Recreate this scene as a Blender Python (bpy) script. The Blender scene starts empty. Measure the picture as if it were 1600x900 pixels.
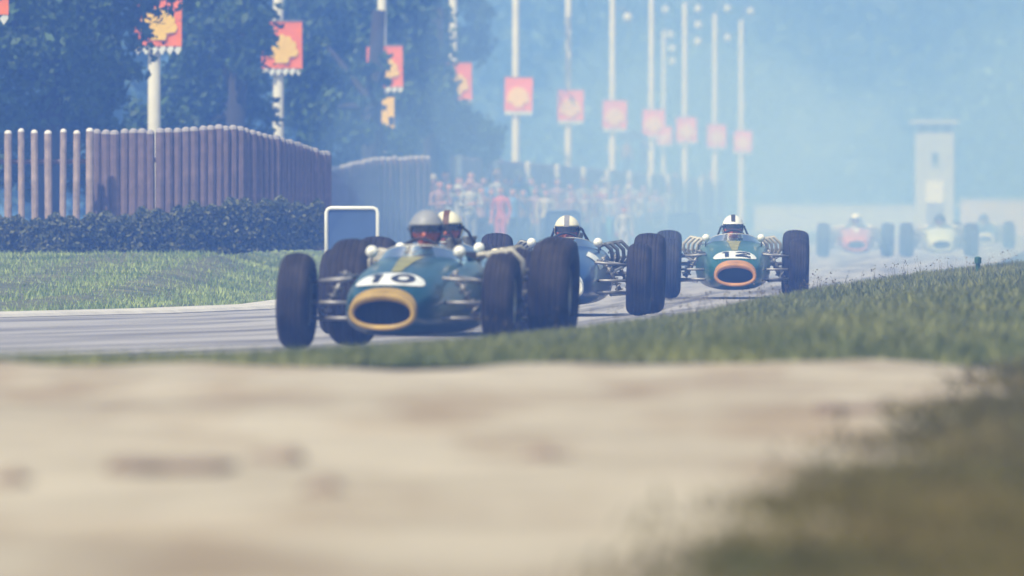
import bpy, bmesh, math, random
import numpy as np
from mathutils import Vector, Matrix
random.seed(7); rng = np.random.default_rng(11)
R = math.radians
sc = bpy.context.scene
C = sc.collection
# ------------------------------------------------------------------ camera, sky, sun, exposure
S = 20000.0            # focal length in photo pixels (450 mm on 36 mm, 1600 px)
CZ, HOR = 0.86, 336.0  # camera height above the track, horizon row
cam = bpy.data.cameras.new('camera'); camo = bpy.data.objects.new('camera', cam); C.objects.link(camo)
cam.lens = 450; cam.sensor_width = 36; cam.clip_start = 0.5; cam.clip_end = 6000
camo.location = (0, 0, CZ); camo.rotation_euler = (R(90) - math.atan((450 - HOR) / S), 0, 0)
cam.dof.use_dof = True; cam.dof.focus_distance = 118; cam.dof.aperture_fstop = 5.6
sc.camera = camo
SUN_EL, SUN_AZ = R(54), R(216)          # azimuth clockwise from +Y: behind the camera, to the left
w = bpy.data.worlds.new('World'); sc.world = w; w.use_nodes = True
nt = w.node_tree; nt.nodes.clear()
sky = nt.nodes.new('ShaderNodeTexSky'); sky.sky_type = 'NISHITA'; sky.sun_disc = False
sky.sun_elevation = SUN_EL; sky.sun_rotation = SUN_AZ; sky.air_density = 1.2; sky.dust_density = 2.0; sky.ozone_density = 1.5
bg = nt.nodes.new('ShaderNodeBackground'); bg.inputs[1].default_value = 0.12
wo = nt.nodes.new('ShaderNodeOutputWorld')
nt.links.new(sky.outputs[0], bg.inputs[0]); nt.links.new(bg.outputs[0], wo.inputs[0])
sl = bpy.data.lights.new('sun', 'SUN'); sl.energy = 4.2; sl.angle = R(0.6); sl.color = (1.0, 0.95, 0.87)
so = bpy.data.objects.new('sun', sl); C.objects.link(so)
d = Vector((math.sin(SUN_AZ) * math.cos(SUN_EL), math.cos(SUN_AZ) * math.cos(SUN_EL), math.sin(SUN_EL)))
so.rotation_euler = (-d).to_track_quat('-Z', 'Y').to_euler(); so.location = (-20, -20, 40)
vs = sc.view_settings; vs.view_transform = 'Standard'; vs.look = 'None'; vs.gamma = 1; vs.use_curve_mapping = False
vs.exposure = 0.12
cy = sc.cycles
cy.use_denoising = True; cy.max_bounces = 6; cy.diffuse_bounces = 3; cy.glossy_bounces = 3
cy.transmission_bounces = 4; cy.volume_bounces = 2; cy.transparent_max_bounces = 12; cy.sample_clamp_indirect = 4
HAZE_D, HAZE_C = 0.0030, (0.15, 0.33, 1.0)   # scatters blue most, hardly absorbs
SMOKE_D, SMOKE_C = 0.0052, (0.42, 0.68, 1.0)
K = 0.046                              # lean of the straight: dX/dY
def at(px, py, Y):                     # photo pixel at a chosen real distance -> place in the world
    return Vector(((px - 800) / S * Y, Y, CZ - (py - HOR) / S * Y))
def off(o, Y): return o + K * Y        # x of a line running beside the straight

# ------------------------------------------------------------------ materials
def mat(name, col, rough=0.6, var=0.15, scale=6.0, metal=0.0, coat=0.0, bump=0.0, col2=None, island=False, spec=0.5, trans=0.0, patch=0):
    m = bpy.data.materials.new(name); m.use_nodes = True
    n = m.node_tree.nodes; l = m.node_tree.links; b = n['Principled BSDF']
    b.inputs['Roughness'].default_value = rough; b.inputs['Metallic'].default_value = metal
    b.inputs['Coat Weight'].default_value = coat; b.inputs['Specular IOR Level'].default_value = spec
    tc = n.new('ShaderNodeTexCoord')
    if island:
        g = n.new('ShaderNodeNewGeometry'); fac = g.outputs['Random Per Island']
        if patch:
            nz = n.new('ShaderNodeTexNoise'); nz.inputs['Scale'].default_value = patch; nz.inputs['Detail'].default_value = 3; l.new(tc.outputs['Object'], nz.inputs['Vector'])
            pr = n.new('ShaderNodeMapRange'); pr.inputs[1].default_value = 0.36; pr.inputs[2].default_value = 0.64; l.new(nz.outputs['Fac'], pr.inputs[0])
            av = n.new('ShaderNodeMix'); av.inputs[0].default_value = 0.6; l.new(fac, av.inputs[2]); l.new(pr.outputs[0], av.inputs[3]); fac = av.outputs[0]
    else:
        nz = n.new('ShaderNodeTexNoise'); nz.inputs['Scale'].default_value = scale; nz.inputs['Detail'].default_value = 5
        l.new(tc.outputs['Object'], nz.inputs['Vector']); fac = nz.outputs['Fac']
    r = n.new('ShaderNodeValToRGB')
    a = [max(0, c * (1 - var)) for c in col]; z = [min(1, c * (1 + var)) for c in (col2 or col)]
    if not island: r.color_ramp.elements[0].position = 0.3; r.color_ramp.elements[1].position = 0.7
    r.color_ramp.elements[0].color = (*a, 1); r.color_ramp.elements[1].color = (*z, 1)
    l.new(fac, r.inputs['Fac']); l.new(r.outputs['Color'], b.inputs['Base Color'])
    if bump:
        bp = n.new('ShaderNodeBump'); bp.inputs['Strength'].default_value = bump; bp.inputs['Distance'].default_value = 0.02
        nb = n.new('ShaderNodeTexNoise'); nb.inputs['Scale'].default_value = scale * 5; nb.inputs['Detail'].default_value = 6
        l.new(tc.outputs['Object'], nb.inputs['Vector']); l.new(nb.outputs['Fac'], bp.inputs['Height']); l.new(bp.outputs['Normal'], b.inputs['Normal'])
    if trans:
        t = n.new('ShaderNodeBsdfTranslucent'); l.new(r.outputs['Color'], t.inputs['Color'])
        mx = n.new('ShaderNodeMixShader'); mx.inputs[0].default_value = trans
        l.new(b.outputs[0], mx.inputs[1]); l.new(t.outputs[0], mx.inputs[2]); l.new(mx.outputs[0], n['Material Output'].inputs['Surface'])
    return m
M = {}
M['tyre'] = mat('tyre_rubber', (0.016, 0.012, 0.017), 0.8, 0.35, 7, bump=0.1, spec=0.2, col2=(0.030, 0.025, 0.026))
M['rim'] = mat('cast_magnesium', (0.32, 0.29, 0.22), 0.4, 0.15, 20, metal=0.7)
M['steel'] = mat('bright_steel_tube', (0.30, 0.29, 0.29), 0.5, 0.15, 20, metal=0.6)
M['disc'] = mat('brake_iron', (0.12, 0.11, 0.11), 0.45, 0.2, 20, metal=0.7)
M['engine'] = mat('engine_alloy', (0.16, 0.16, 0.16), 0.45, 0.35, 12, metal=0.5)
M['black'] = mat('matt_black', (0.012, 0.012, 0.016), 0.7, 0.2, 10)
M['dark'] = mat('cockpit_black', (0.015, 0.014, 0.018), 0.8, 0.2, 10)
M['pipe'] = mat('pale_exhaust', (0.46, 0.43, 0.36), 0.45, 0.2, 14)
M['chrome'] = mat('white_mirror_shell', (0.82, 0.80, 0.72), 0.25, 0.06, 8, coat=0.5)
M['white'] = mat('white_paint', (0.80, 0.79, 0.74), 0.4, 0.05, 8, coat=0.3)
M['digit'] = mat('black_number_paint', (0.015, 0.015, 0.02), 0.4, 0.1, 8)
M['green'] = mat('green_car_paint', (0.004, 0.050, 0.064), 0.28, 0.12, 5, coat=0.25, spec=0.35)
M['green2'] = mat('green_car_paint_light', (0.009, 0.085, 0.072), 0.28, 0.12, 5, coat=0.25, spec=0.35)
M['yellow'] = mat('ochre_yellow_paint', (0.37, 0.235, 0.04), 0.55, 0.2, 9, coat=0.1)
M['orange'] = mat('orange_yellow_paint', (0.44, 0.205, 0.06), 0.55, 0.2, 9, coat=0.1)
M['gold'] = mat('dull_gold_paint', (0.26, 0.24, 0.07), 0.5, 0.25, 9, coat=0.1)
M['blue'] = mat('mid_blue_car_paint', (0.012, 0.045, 0.14), 0.28, 0.1, 5, coat=0.25, spec=0.35)
M['pale'] = mat('pale_blue_car_paint', (0.22, 0.36, 0.46), 0.3, 0.1, 5, coat=0.25, spec=0.35)
M['red'] = mat('red_car_paint', (0.62, 0.17, 0.07), 0.3, 0.1, 5, coat=0.6)
M['navy'] = mat('navy_car_paint', (0.02, 0.04, 0.13), 0.3, 0.1, 5, coat=0.6)
M['cream'] = mat('cream_paint', (0.80, 0.74, 0.55), 0.35, 0.06, 7, coat=0.4)
M['offwhite'] = mat('greenish_white_paint', (0.60, 0.64, 0.50), 0.4, 0.08, 7, coat=0.2)
M['silver'] = mat('silver_grey_helmet', (0.27, 0.28, 0.30), 0.5, 0.1, 7, coat=0.1)
M['brown'] = mat('brown_leather', (0.10, 0.045, 0.025), 0.6, 0.2, 12)
M['goggle'] = mat('dark_goggle_lens', (0.02, 0.018, 0.03), 0.2, 0.1, 9, coat=0.4)
M['skin'] = mat('skin', (0.48, 0.22, 0.15), 0.55, 0.12, 25)
M['ruddy'] = mat('ruddy_skin', (0.55, 0.15, 0.09), 0.55, 0.12, 25)
M['ovl_w'] = mat('white_overalls', (0.66, 0.67, 0.66), 0.8, 0.1, 14, bump=0.3)
M['ovl_b'] = mat('pale_blue_overalls', (0.28, 0.44, 0.55), 0.8, 0.12, 14, bump=0.3)
M['glove'] = mat('tan_glove', (0.35, 0.22, 0.12), 0.7, 0.15, 14)
M['hair'] = mat('dark_hair', (0.03, 0.02, 0.015), 0.7, 0.3, 30)
M['concrete_pole'] = mat('pale_concrete_pole', (0.60, 0.57, 0.50), 0.8, 0.12, 3, bump=0.2)
M['globe'] = mat('white_glass_globe', (0.62, 0.62, 0.60), 0.25, 0.03, 8, coat=0.5)
M['b_red'] = mat('red_banner_cloth', (0.90, 0.20, 0.006), 0.75, 0.08, 4)
M['b_yel'] = mat('yellow_banner_print', (0.95, 0.60, 0.03), 0.75, 0.06, 4)
M['paling'] = mat('weathered_wood', (0.165, 0.115, 0.125), 0.85, 0.25, 9, bump=0.3)
M['paling_l'] = mat('pale_weathered_wood', (0.36, 0.27, 0.25), 0.85, 0.3, 9, bump=0.3)
M['tip_d'] = mat('grey_tip', (0.36, 0.33, 0.34), 0.8, 0.4, 1.2)  # grey upper ends, lighter than the paling wood below
M['tip'] = mat('white_tip', (0.74, 0.70, 0.68), 0.8, 0.1, 9)  # white upper ends for the open fence
M['bark'] = mat('bark', (0.032, 0.028, 0.02), 0.9, 0.3, 8, bump=0.5)
M['leaf'] = mat('broad_leaf', (0.035, 0.075, 0.022), 0.65, 0.28, col2=(0.06, 0.115, 0.035), island=True, trans=0.25)
M['leaf_far'] = mat('distant_leaf', (0.035, 0.07, 0.025), 0.7, 0.4, col2=(0.06, 0.10, 0.035), island=True, trans=0.2)
M['hedge'] = mat('hedge_leaf', (0.055, 0.085, 0.03), 0.65, 0.35, col2=(0.13, 0.13, 0.06), island=True, trans=0.2)
M['blade'] = mat('grass_blade', (0.11, 0.24, 0.055), 0.6, 0.4, col2=(0.40, 0.46, 0.15), island=True, trans=0.3, patch=0.5)
M['blade_r'] = mat('verge_grass_blade', (0.06, 0.13, 0.022), 0.6, 0.4, col2=(0.255, 0.25, 0.075), island=True, trans=0.3, patch=0.9)
M['weed'] = mat('dry_weed_stalk', (0.11, 0.075, 0.04), 0.8, 0.4, col2=(0.10, 0.085, 0.04), island=True)
M['soil'] = mat('grass_soil', (0.075, 0.10, 0.035), 0.95, 0.35, 1.3, col2=(0.12, 0.115, 0.05), bump=0.4)
M['soil_r'] = mat('verge_soil', (0.050, 0.070, 0.026), 0.95, 0.35, 1.3, col2=(0.085, 0.075, 0.035), bump=0.4)
M['clod'] = mat('dark_earth', (0.25, 0.18, 0.135), 0.95, 0.3, 12, bump=0.6)
M['stake'] = mat('green_stake_paint', (0.03, 0.10, 0.06), 0.6, 0.2, 12)
M['board'] = mat('board_back_blue', (0.035, 0.075, 0.20), 0.55, 0.12, 5)
M['render'] = mat('pale_render', (0.44, 0.44, 0.42), 0.85, 0.08, 1.5, bump=0.15)
M['wall_pink'] = mat('pinkish_render', (0.50, 0.42, 0.38), 0.85, 0.2, 0.8, bump=0.15)
M['glass'] = mat('dark_window_glass', (0.05, 0.07, 0.10), 0.1, 0.1, 3)
M['wood'] = mat('grey_plank', (0.22, 0.19, 0.16), 0.85, 0.25, 6, bump=0.3)
for nm, c in dict(c_white=(.38, .37, .36), c_cream=(.42, .37, .28), c_red=(.45, .07, .05), c_pink=(.30, .17, .16), c_navy=(.03, .045, .12),
                  c_blue=(.10, .20, .45), c_brown=(.14, .085, .05), c_grey=(.22, .22, .24), c_teal=(.10, .30, .36), c_dark=(.035, .033, .045),
                  c_khaki=(.28, .24, .14)).items():
    M[nm] = mat('cloth_' + nm[2:], c, 0.85, 0.12, 12, bump=0.2)
def screen_mat():
    m = bpy.data.materials.new('tinted_perspex'); m.use_nodes = True
    n = m.node_tree.nodes; l = m.node_tree.links; n.remove(n['Principled BSDF'])
    t = n.new('ShaderNodeBsdfTransparent'); t.inputs[0].default_value = (0.80, 0.90, 0.92, 1)
    g = n.new('ShaderNodeBsdfGlossy'); g.inputs['Roughness'].default_value = 0.12
    f = n.new('ShaderNodeFresnel'); f.inputs[0].default_value = 1.5
    mx = n.new('ShaderNodeMixShader'); l.new(f.outputs[0], mx.inputs[0]); l.new(t.outputs[0], mx.inputs[1]); l.new(g.outputs[0], mx.inputs[2])
    l.new(mx.outputs[0], n['Material Output'].inputs['Surface']); return m
M['screen'] = screen_mat()
def asphalt_mat():
    m = mat('worn_asphalt', (0.36, 0.335, 0.32), 0.8, 0.10, 0.9, bump=0.15)
    n = m.node_tree.nodes; l = m.node_tree.links; b = n['Principled BSDF']
    src = b.inputs['Base Color'].links[0].from_socket
    uv = n.new('ShaderNodeUVMap'); mp = n.new('ShaderNodeMapping'); mp.inputs['Scale'].default_value = (1.6, 0.035, 1)
    nz = n.new('ShaderNodeTexNoise'); nz.inputs['Scale'].default_value = 1.6; nz.inputs['Detail'].default_value = 4; nz.inputs['Roughness'].default_value = 0.65
    r = n.new('ShaderNodeValToRGB'); r.color_ramp.elements[0].position = 0.36; r.color_ramp.elements[1].position = 0.56
    r.color_ramp.elements[0].color = (0.30, 0.29, 0.31, 1); r.color_ramp.elements[1].color = (1, 1, 1, 1)
    mx = n.new('ShaderNodeMix'); mx.data_type = 'RGBA'; mx.blend_type = 'MULTIPLY'; mx.inputs[0].default_value = 1
    l.new(uv.outputs[0], mp.inputs[0]); l.new(mp.outputs[0], nz.inputs['Vector']); l.new(nz.outputs['Fac'], r.inputs[0])
    l.new(src, mx.inputs[6]); l.new(r.outputs[0], mx.inputs[7]); l.new(mx.outputs[2], b.inputs['Base Color'])
    return m
M['asphalt'] = asphalt_mat()
M['kerb'] = mat('pale_concrete_kerb', (0.54, 0.50, 0.44), 0.8, 0.15, 2.0, bump=0.2)
def sand_mat():
    m = mat('sandy_earth', (0.355, 0.295, 0.205), 0.95, 0.12, 0.9, col2=(0.47, 0.405, 0.295), bump=0.5)
    n = m.node_tree.nodes; l = m.node_tree.links; b = n['Principled BSDF']
    src = b.inputs['Base Color'].links[0].from_socket
    tc = n.new('ShaderNodeTexCoord'); mp = n.new('ShaderNodeMapping'); mp.inputs['Scale'].default_value = (2.2, 0.22, 1)
    nz = n.new('ShaderNodeTexNoise'); nz.inputs['Scale'].default_value = 1.0; nz.inputs['Detail'].default_value = 4
    r = n.new('ShaderNodeValToRGB'); r.color_ramp.elements[0].position = 0.32; r.color_ramp.elements[1].position = 0.54
    r.color_ramp.elements[0].color = (0.76, 0.68, 0.60, 1); r.color_ramp.elements[1].color = (1, 1, 1, 1)
    mx = n.new('ShaderNodeMix'); mx.data_type = 'RGBA'; mx.blend_type = 'MULTIPLY'; mx.inputs[0].default_value = 1
    l.new(tc.outputs['Object'], mp.inputs[0]); l.new(mp.outputs[0], nz.inputs['Vector']); l.new(nz.outputs['Fac'], r.inputs[0])
    l.new(src, mx.inputs[6]); l.new(r.outputs[0], mx.inputs[7]); l.new(mx.outputs[2], b.inputs['Base Color'])
    return m
M['sand'] = sand_mat()

# ------------------------------------------------------------------ helpers
def tag(o, label=None, cat=None, group=None, kind=None):
    if label: o['label'] = label
    if cat: o['category'] = cat
    if group: o['group'] = group
    if kind: o['kind'] = kind
    return o
def empty(name, loc=(0, 0, 0), rz=0):
    o = bpy.data.objects.new(name, None); o.empty_display_size = 0.2; C.objects.link(o); o.location = loc; o.rotation_euler = (0, 0, rz); return o
def mesh_obj(name, me, parent=None):
    o = bpy.data.objects.new(name, me); C.objects.link(o)
    if parent is not None: o.parent = parent
    return o
def pyobj(name, v, f, m, parent=None, smooth=False):
    me = bpy.data.meshes.new(name); me.from_pydata([tuple(p) for p in v], [], [tuple(q) for q in f])
    for mm in (m if isinstance(m, (list, tuple)) else [m]): me.materials.append(mm)
    if smooth: me.polygons.foreach_set('use_smooth', [True] * len(me.polygons))
    me.update(); return mesh_obj(name, me, parent)
def bmobj(name, bm, m, parent=None, smooth=False):
    bmesh.ops.recalc_face_normals(bm, faces=bm.faces)
    me = bpy.data.meshes.new(name); bm.to_mesh(me); bm.free()
    for mm in (m if isinstance(m, (list, tuple)) else [m]): me.materials.append(mm)
    if smooth: me.polygons.foreach_set('use_smooth', [True] * len(me.polygons))
    return mesh_obj(name, me, parent)
def copy_tree(o, parent=None):
    c = o.copy(); C.objects.link(c); c.parent = parent
    for ch in o.children: copy_tree(ch, c)
    return c
def box(bm, c, s, rz=0, mi=0):
    M4 = Matrix.Translation(c) @ Matrix.Rotation(rz, 4, 'Z') @ Matrix.Diagonal((s[0], s[1], s[2], 1))
    r = bmesh.ops.create_cube(bm, size=1, matrix=M4)
    for v in r['verts']:
        for f in v.link_faces: f.material_index = mi
def tube(bm, pts, r, seg=8, mi=0, cap=True):
    pts = [Vector(p) for p in pts]; n = len(pts)
    rs = r if isinstance(r, (list, tuple)) else [r] * n
    rings = []; ref = None
    for i, p in enumerate(pts):
        t = (pts[min(i + 1, n - 1)] - pts[max(i - 1, 0)]).normalized()
        if ref is None: ref = t.orthogonal().normalized()
        ref = (ref - t * ref.dot(t)).normalized(); b = t.cross(ref)
        rings.append([bm.verts.new(p + (ref * math.cos(2 * math.pi * k / seg) + b * math.sin(2 * math.pi * k / seg)) * rs[i]) for k in range(seg)])
    for a, b in zip(rings, rings[1:]):
        for k in range(seg):
            bm.faces.new((a[k], a[(k + 1) % seg], b[(k + 1) % seg], b[k])).material_index = mi
    if cap:
        bm.faces.new(rings[0][::-1]).material_index = mi; bm.faces.new(rings[-1]).material_index = mi
def lathe(bm, prof, seg=32, axis='X', loc=(0, 0, 0), mi=0):      # prof = [(a along axis, radius)]
    rings = []
    for a, r in prof:
        ring = []
        for k in range(seg):
            t = 2 * math.pi * k / seg; c, s = math.cos(t) * r, math.sin(t) * r
            p = {'X': (a, c, s), 'Y': (c, a, s), 'Z': (c, s, a)}[axis]
            ring.append(bm.verts.new(Vector(p) + Vector(loc)))
        rings.append(ring)
    for a, b in zip(rings, rings[1:]):
        for k in range(seg): bm.faces.new((a[k], a[(k + 1) % seg], b[(k + 1) % seg], b[k])).material_index = mi
    return rings
def ball(bm, c, s, u=16, v=10):
    bmesh.ops.create_uvsphere(bm, u_segments=u, v_segments=v, radius=1, matrix=Matrix.Translation(c) @ Matrix.Diagonal((s[0], s[1], s[2], 1)))
def lerp_tab(tab, y):
    for a, b in zip(tab, tab[1:]):
        if y <= b[0]:
            t = max(0, (y - a[0]) / (b[0] - a[0])); return [p + (q - p) * t for p, q in zip(a[1:], b[1:])]
    return tab[-1][1:]
def leaf_mesh(pts, size, jit=0.5):
    """each point -> one small bent leaf spray of two triangles, random orientation"""
    n = len(pts); P = np.asarray(pts, float)
    a = rng.normal(size=(n, 3)); a /= np.linalg.norm(a, axis=1)[:, None]
    b = rng.normal(size=(n, 3)); b -= a * (a * b).sum(1)[:, None]; b /= np.linalg.norm(b, axis=1)[:, None]
    s = (size * (1 + jit * (rng.random(n) * 2 - 1)))[:, None]
    nn = np.cross(a, b)
    v = np.stack([P - a * s, P + b * s * 0.55 + nn * s * 0.2, P + a * s, P - b * s * 0.55 + nn * s * 0.2], 1).reshape(-1, 3)
    f = (np.arange(n) * 4)[:, None] + np.array([[0, 1, 2, 3]])
    return v, f
def fast_mesh(name, v, f, m):
    me = bpy.data.meshes.new(name); k = f.shape[1]
    me.vertices.add(len(v)); me.vertices.foreach_set('co', v.astype(np.float32).ravel())
    me.loops.add(f.size); me.loops.foreach_set('vertex_index', f.astype(np.int32).ravel())
    me.polygons.add(len(f)); me.polygons.foreach_set('loop_start', (np.arange(len(f)) * k).astype(np.int32))
    me.update(calc_edges=True); me.materials.append(m); return me
def blades(pts, hmin, hmax, wid, lean=0.35):
    n = len(pts); P = np.asarray(pts, float); h = hmin + (hmax - hmin) * rng.random(n) ** 1.5
    an = rng.random(n) * 6.283; w_ = wid * (0.6 + 0.8 * rng.random(n))
    dx = np.stack([np.cos(an), np.sin(an), np.zeros(n)], 1) * w_[:, None]
    ln = rng.normal(size=(n, 3)) * lean * h[:, None]; ln[:, 2] = h
    v = np.stack([P - dx, P + dx, P + ln], 1).reshape(-1, 3)
    return v, (np.arange(n) * 3)[:, None] + np.array([[0, 1, 2]])

# ------------------------------------------------------------------ the setting
g = pyobj('ground', [(-700, -60, -0.05), (700, -60, -0.05), (700, 1500, -0.05), (-700, 1500, -0.05)], [(0, 1, 2, 3)], M['soil']); tag(g, kind='structure')
# track: left edge and right edge stations (X, Y) - the straight bends to the left towards the camera
LE = [(-9.5, 92), (-6.6, 100), (-4.35, 107.2), (-3.05, 112), (-2.28, 117), (-2.05, 124), (-1.9, 133), (-1.6, 150)] + [(off(-8.6, y), y) for y in (175, 210, 260, 330, 420, 520, 700, 1000)]
RE = [(-7.5, 54), (-4.2, 58.5), (-2.1, 64), (-0.7, 70), (0.35, 77), (1.25, 87), (2.3, 100), (3.4, 118)] + [(off(-1.8, y), y) for y in (145, 190, 240, 310, 410, 520, 700, 1000)]
tv, tf, uvs = [], [], []; NX = 8
for i, (a, b) in enumerate(zip(LE, RE)):
    for j in range(NX + 1):
        t = j / NX; x = a[0] + (b[0] - a[0]) * t; y = a[1] + (b[1] - a[1]) * t
        tv.append((x, y, 0.0)); uvs.append((t * 7, (a[1] + b[1]) * 0.5))
for i in range(len(LE) - 1):
    for j in range(NX):
        q = i * (NX + 1) + j; tf.append((q, q + 1, q + NX + 2, q + NX + 1))
tr = pyobj('track', tv, tf, M['asphalt']); tag(tr, kind='structure')
ul = tr.data.uv_layers.new(name='UVMap')
for lp in tr.data.loops: ul.data[lp.index].uv = uvs[lp.vertex_index]
# pale kerb along the left edge
bm = bmesh.new(); ks = [p for p in LE if 90 < p[1] < 320]
prof = [(0.10, 0.004), (0.04, 0.03), (-0.22, 0.045), (-0.26, -0.02)]
rows = [[bm.verts.new((x + dx, y, z)) for dx, z in prof] for x, y in ks]
for a, b in zip(rows, rows[1:]):
    for k in range(3): bm.faces.new((a[k], a[k + 1], b[k + 1], b[k]))
tag(bmobj('kerb', bm, M['kerb']), kind='structure')
# left grass bank: rises gently from the track edge to the hedge
def left_z(x, y):
    ex = lerp_tab([(p[1], p[0]) for p in LE], y)[0] - 0.25
    dd = max(0.0, ex - x)
    if y < 150:
        far = min(1, max(0, (y - 108) / 36)); return -0.012 + min(0.035, dd * 0.2) + 0.40 * far * min(1, dd / 1.5)
    return -0.012 + min(0.035, dd * 0.2) + 0.42 * min(1, dd / 1.8) * max(0.25, 1 - (y - 150) / 110)
ys = [92, 96, 100, 104, 108, 112, 116, 120, 126, 132, 138, 144, 150, 158, 168, 180, 200, 230, 270, 320, 400, 520, 700, 1000]
gv, gf = [], []; NXL = 26
for y in ys:
    ex = lerp_tab([(p[1], p[0]) for p in LE], y)[0]
    for j in range(NXL):
        x = ex - 0.25 - 0.12 * (1.32 ** j - 1); x = max(x, ex - 60)
        gv.append((x, y, left_z(x, y) + (0.02 * math.sin(x * 5 + y) if j > 3 else 0)))
for i in range(len(ys) - 1):
    for j in range(NXL - 1):
        q = i * NXL + j; gf.append((q, q + 1, q + NXL + 1, q + NXL))
tag(pyobj('grass_bank', gv, gf, M['soil'], smooth=True), kind='structure')
n = 75000
yy = 100 + 78 * rng.random(n) ** 1.35; xx = np.array([lerp_tab([(p[1], p[0]) for p in LE], y)[0] for y in yy]) - 0.25 - 6.5 * rng.random(n) ** 1.2
keep = (xx / yy * S + 800 > -40)
pts = [(x, y, left_z(x, y) - 0.01) for x, y in zip(xx[keep], yy[keep])]
v, f = blades(pts, 0.02, 0.07, 0.007)
o = mesh_obj('grass', fast_mesh('grass', v, f, M['blade'])); tag(o, 'short mown grass on the bank between track and hedge', 'grass', kind='stuff')
# right verge: crest along the track edge, then a plateau towards the camera
CR = [(-5.5, 53.5, .06), (-3.2, 57, .08), (-2.4, 60, .085), (-1.2, 65, .095), (-0.35, 70.5, .115), (0.39, 78, .12), (1.35, 90, .12), (2.0, 100, .14), (2.85, 112, .17), (4.1, 126, .24), (5.6, 140, .31), (7.6, 160, .38), (11, 200, .42), (17, 300, .45), (30, 560, .5)]
vv, vf = [], []; NV = 14
def verge(i, t):
    x, y, z = CR[i]; nx, ny = x * 50.5 / y, 50.5
    return x + (nx - x) * t, y + (ny - y) * t, z + (0.262 - z) * t ** 1.2 + (0.02 * math.sin(9 * t + i) if 0 < t < 1 else 0)
for i, c in enumerate(CR):
    j0, j1 = CR[max(0, i - 1)], CR[min(len(CR) - 1, i + 1)]
    tx, ty = j1[0] - j0[0], j1[1] - j0[1]; L = math.hypot(tx, ty); nx, ny = -ty / L, tx / L
    vv.append((c[0] + nx * 0.9, c[1] + ny * 0.9, -0.02)); vv.append((c[0] + nx * 0.35, c[1] + ny * 0.35, c[2] * 0.55))
    for k in range(NV + 1): vv.append(verge(i, k / NV))
W_ = NV + 3
for i in range(len(CR) - 1):
    for k in range(W_ - 1):
        q = i * W_ + k; vf.append((q, q + 1, q + W_ + 1, q + W_))
tag(pyobj('verge_ground', vv, vf, M['soil_r'], smooth=True), kind='structure')
n = 120000; pts = []; wp = []
for q in range(n):
    s_ = rng.random() * 10.99; i = int(s_); fr = s_ - i; t = rng.random() ** 2.0
    a, b = verge(i, t), verge(i + 1, t); p = [u + (w2 - u) * fr for u, w2 in zip(a, b)]
    pts.append(p)
    if t < 0.02 and i >= 4 and rng.random() < 0.01: wp.append(p)
v, f = blades(pts, 0.03, 0.095, 0.007, 0.5)
o = mesh_obj('verge_grass', fast_mesh('verge_grass', v, f, M['blade_r'])); tag(o, 'rough green grass on the verge between sand and track', 'grass', kind='stuff')
for q in range(110):                                   # taller dry stalks along the crest
    s_ = 5 + rng.random() * 5.5; i = int(s_); fr = s_ - i; t = rng.random() ** 2 * 0.1
    a, b = verge(i, t), verge(i + 1, t); wp.append([u + (w2 - u) * fr for u, w2 in zip(a, b)])
v1, f1 = blades(wp, 0.09, 0.20, 0.004, 0.2)
heads = np.array([v1[k * 3 + 2] for k in range(len(wp))]); hp = np.repeat(heads, 4, 0) + rng.normal(size=(len(heads) * 4, 3)) * 0.012
v2, f2 = leaf_mesh(hp, 0.008)
tris = np.concatenate([f1, f2[:, :3] + len(v1), f2[:, [0, 2, 3]] + len(v1)])
o = mesh_obj('dry_weeds', fast_mesh('dry_weeds', np.concatenate([v1, v2]), tris, M['weed'])); tag(o, 'thin dry weed stalks standing along the verge crest', 'weeds', kind='stuff')
# sandy foreground
sv, sf = [], []; nx, ny = 60, 70
def sand_z(x, y):
    z = 0.285 + 0.012 * math.sin(x * 2.1 + y * 0.5) + 0.010 * math.sin(x * 5.3 - y * 0.9 + 1) + 0.006 * math.sin(x * 9 + y * 2.2)
    return z - (max(0, y - 49.2) * 0.12)
for j in range(ny + 1):
    y = 8 + (51.5 - 8) * j / ny
    for i in range(nx + 1):
        x = -6 + 12 * i / nx; sv.append((x, y, sand_z(x, y)))
for j in range(ny):
    for i in range(nx):
        q = j * (nx + 1) + i; sf.append((q, q + 1, q + nx + 2, q + nx + 1))
tag(pyobj('sand_ground', sv, sf, M['sand'], smooth=True), kind='structure')
# rough grass at the right of the sand, its edge running away from the camera
pts = []
while len(pts) < 30000:
    y = 13 + rng.random() ** 1.3 * 36; e = 0.24 + (y - 19.9) * 0.060 + 0.07 * math.sin(y * 1.7) + 0.05 * math.sin(y * 4.1)
    x = e + 0.10 + rng.normal() * 0.12 + abs(rng.normal()) * 0.75; 
    if x / y * S + 800 < 1750: pts.append((x, y, sand_z(x, y) - 0.005))
v, f = blades(pts, 0.015, 0.055, 0.010, 0.8)
M['blade_n'] = mat('olive_grass_blade', (0.05, 0.085, 0.014), 0.75, 0.4, col2=(0.15, 0.115, 0.03), island=True, trans=0.25, patch=0.7)
o = mesh_obj('rough_grass', fast_mesh('rough_grass', v, f, M['blade_n'])); tag(o, 'olive brown rough grass at the right edge of the sand', 'grass', kind='stuff')
CL = [(262, 738, 190, 'long low clod of dark earth left of centre in the sandy foreground'), (440, 726, 90, 'short dark clod of earth right of the long clod in the sand'),
      (850, 712, 80, 'small dark clod of earth in the middle of the sand'), (1330, 648, 120, 'dark clod of earth on the sand near the right grass'),
      (20, 755, 60, 'dark clod of earth at the left edge of the sand'), (510, 765, 70, 'faint low clod of earth in the centre left sand')]
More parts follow.
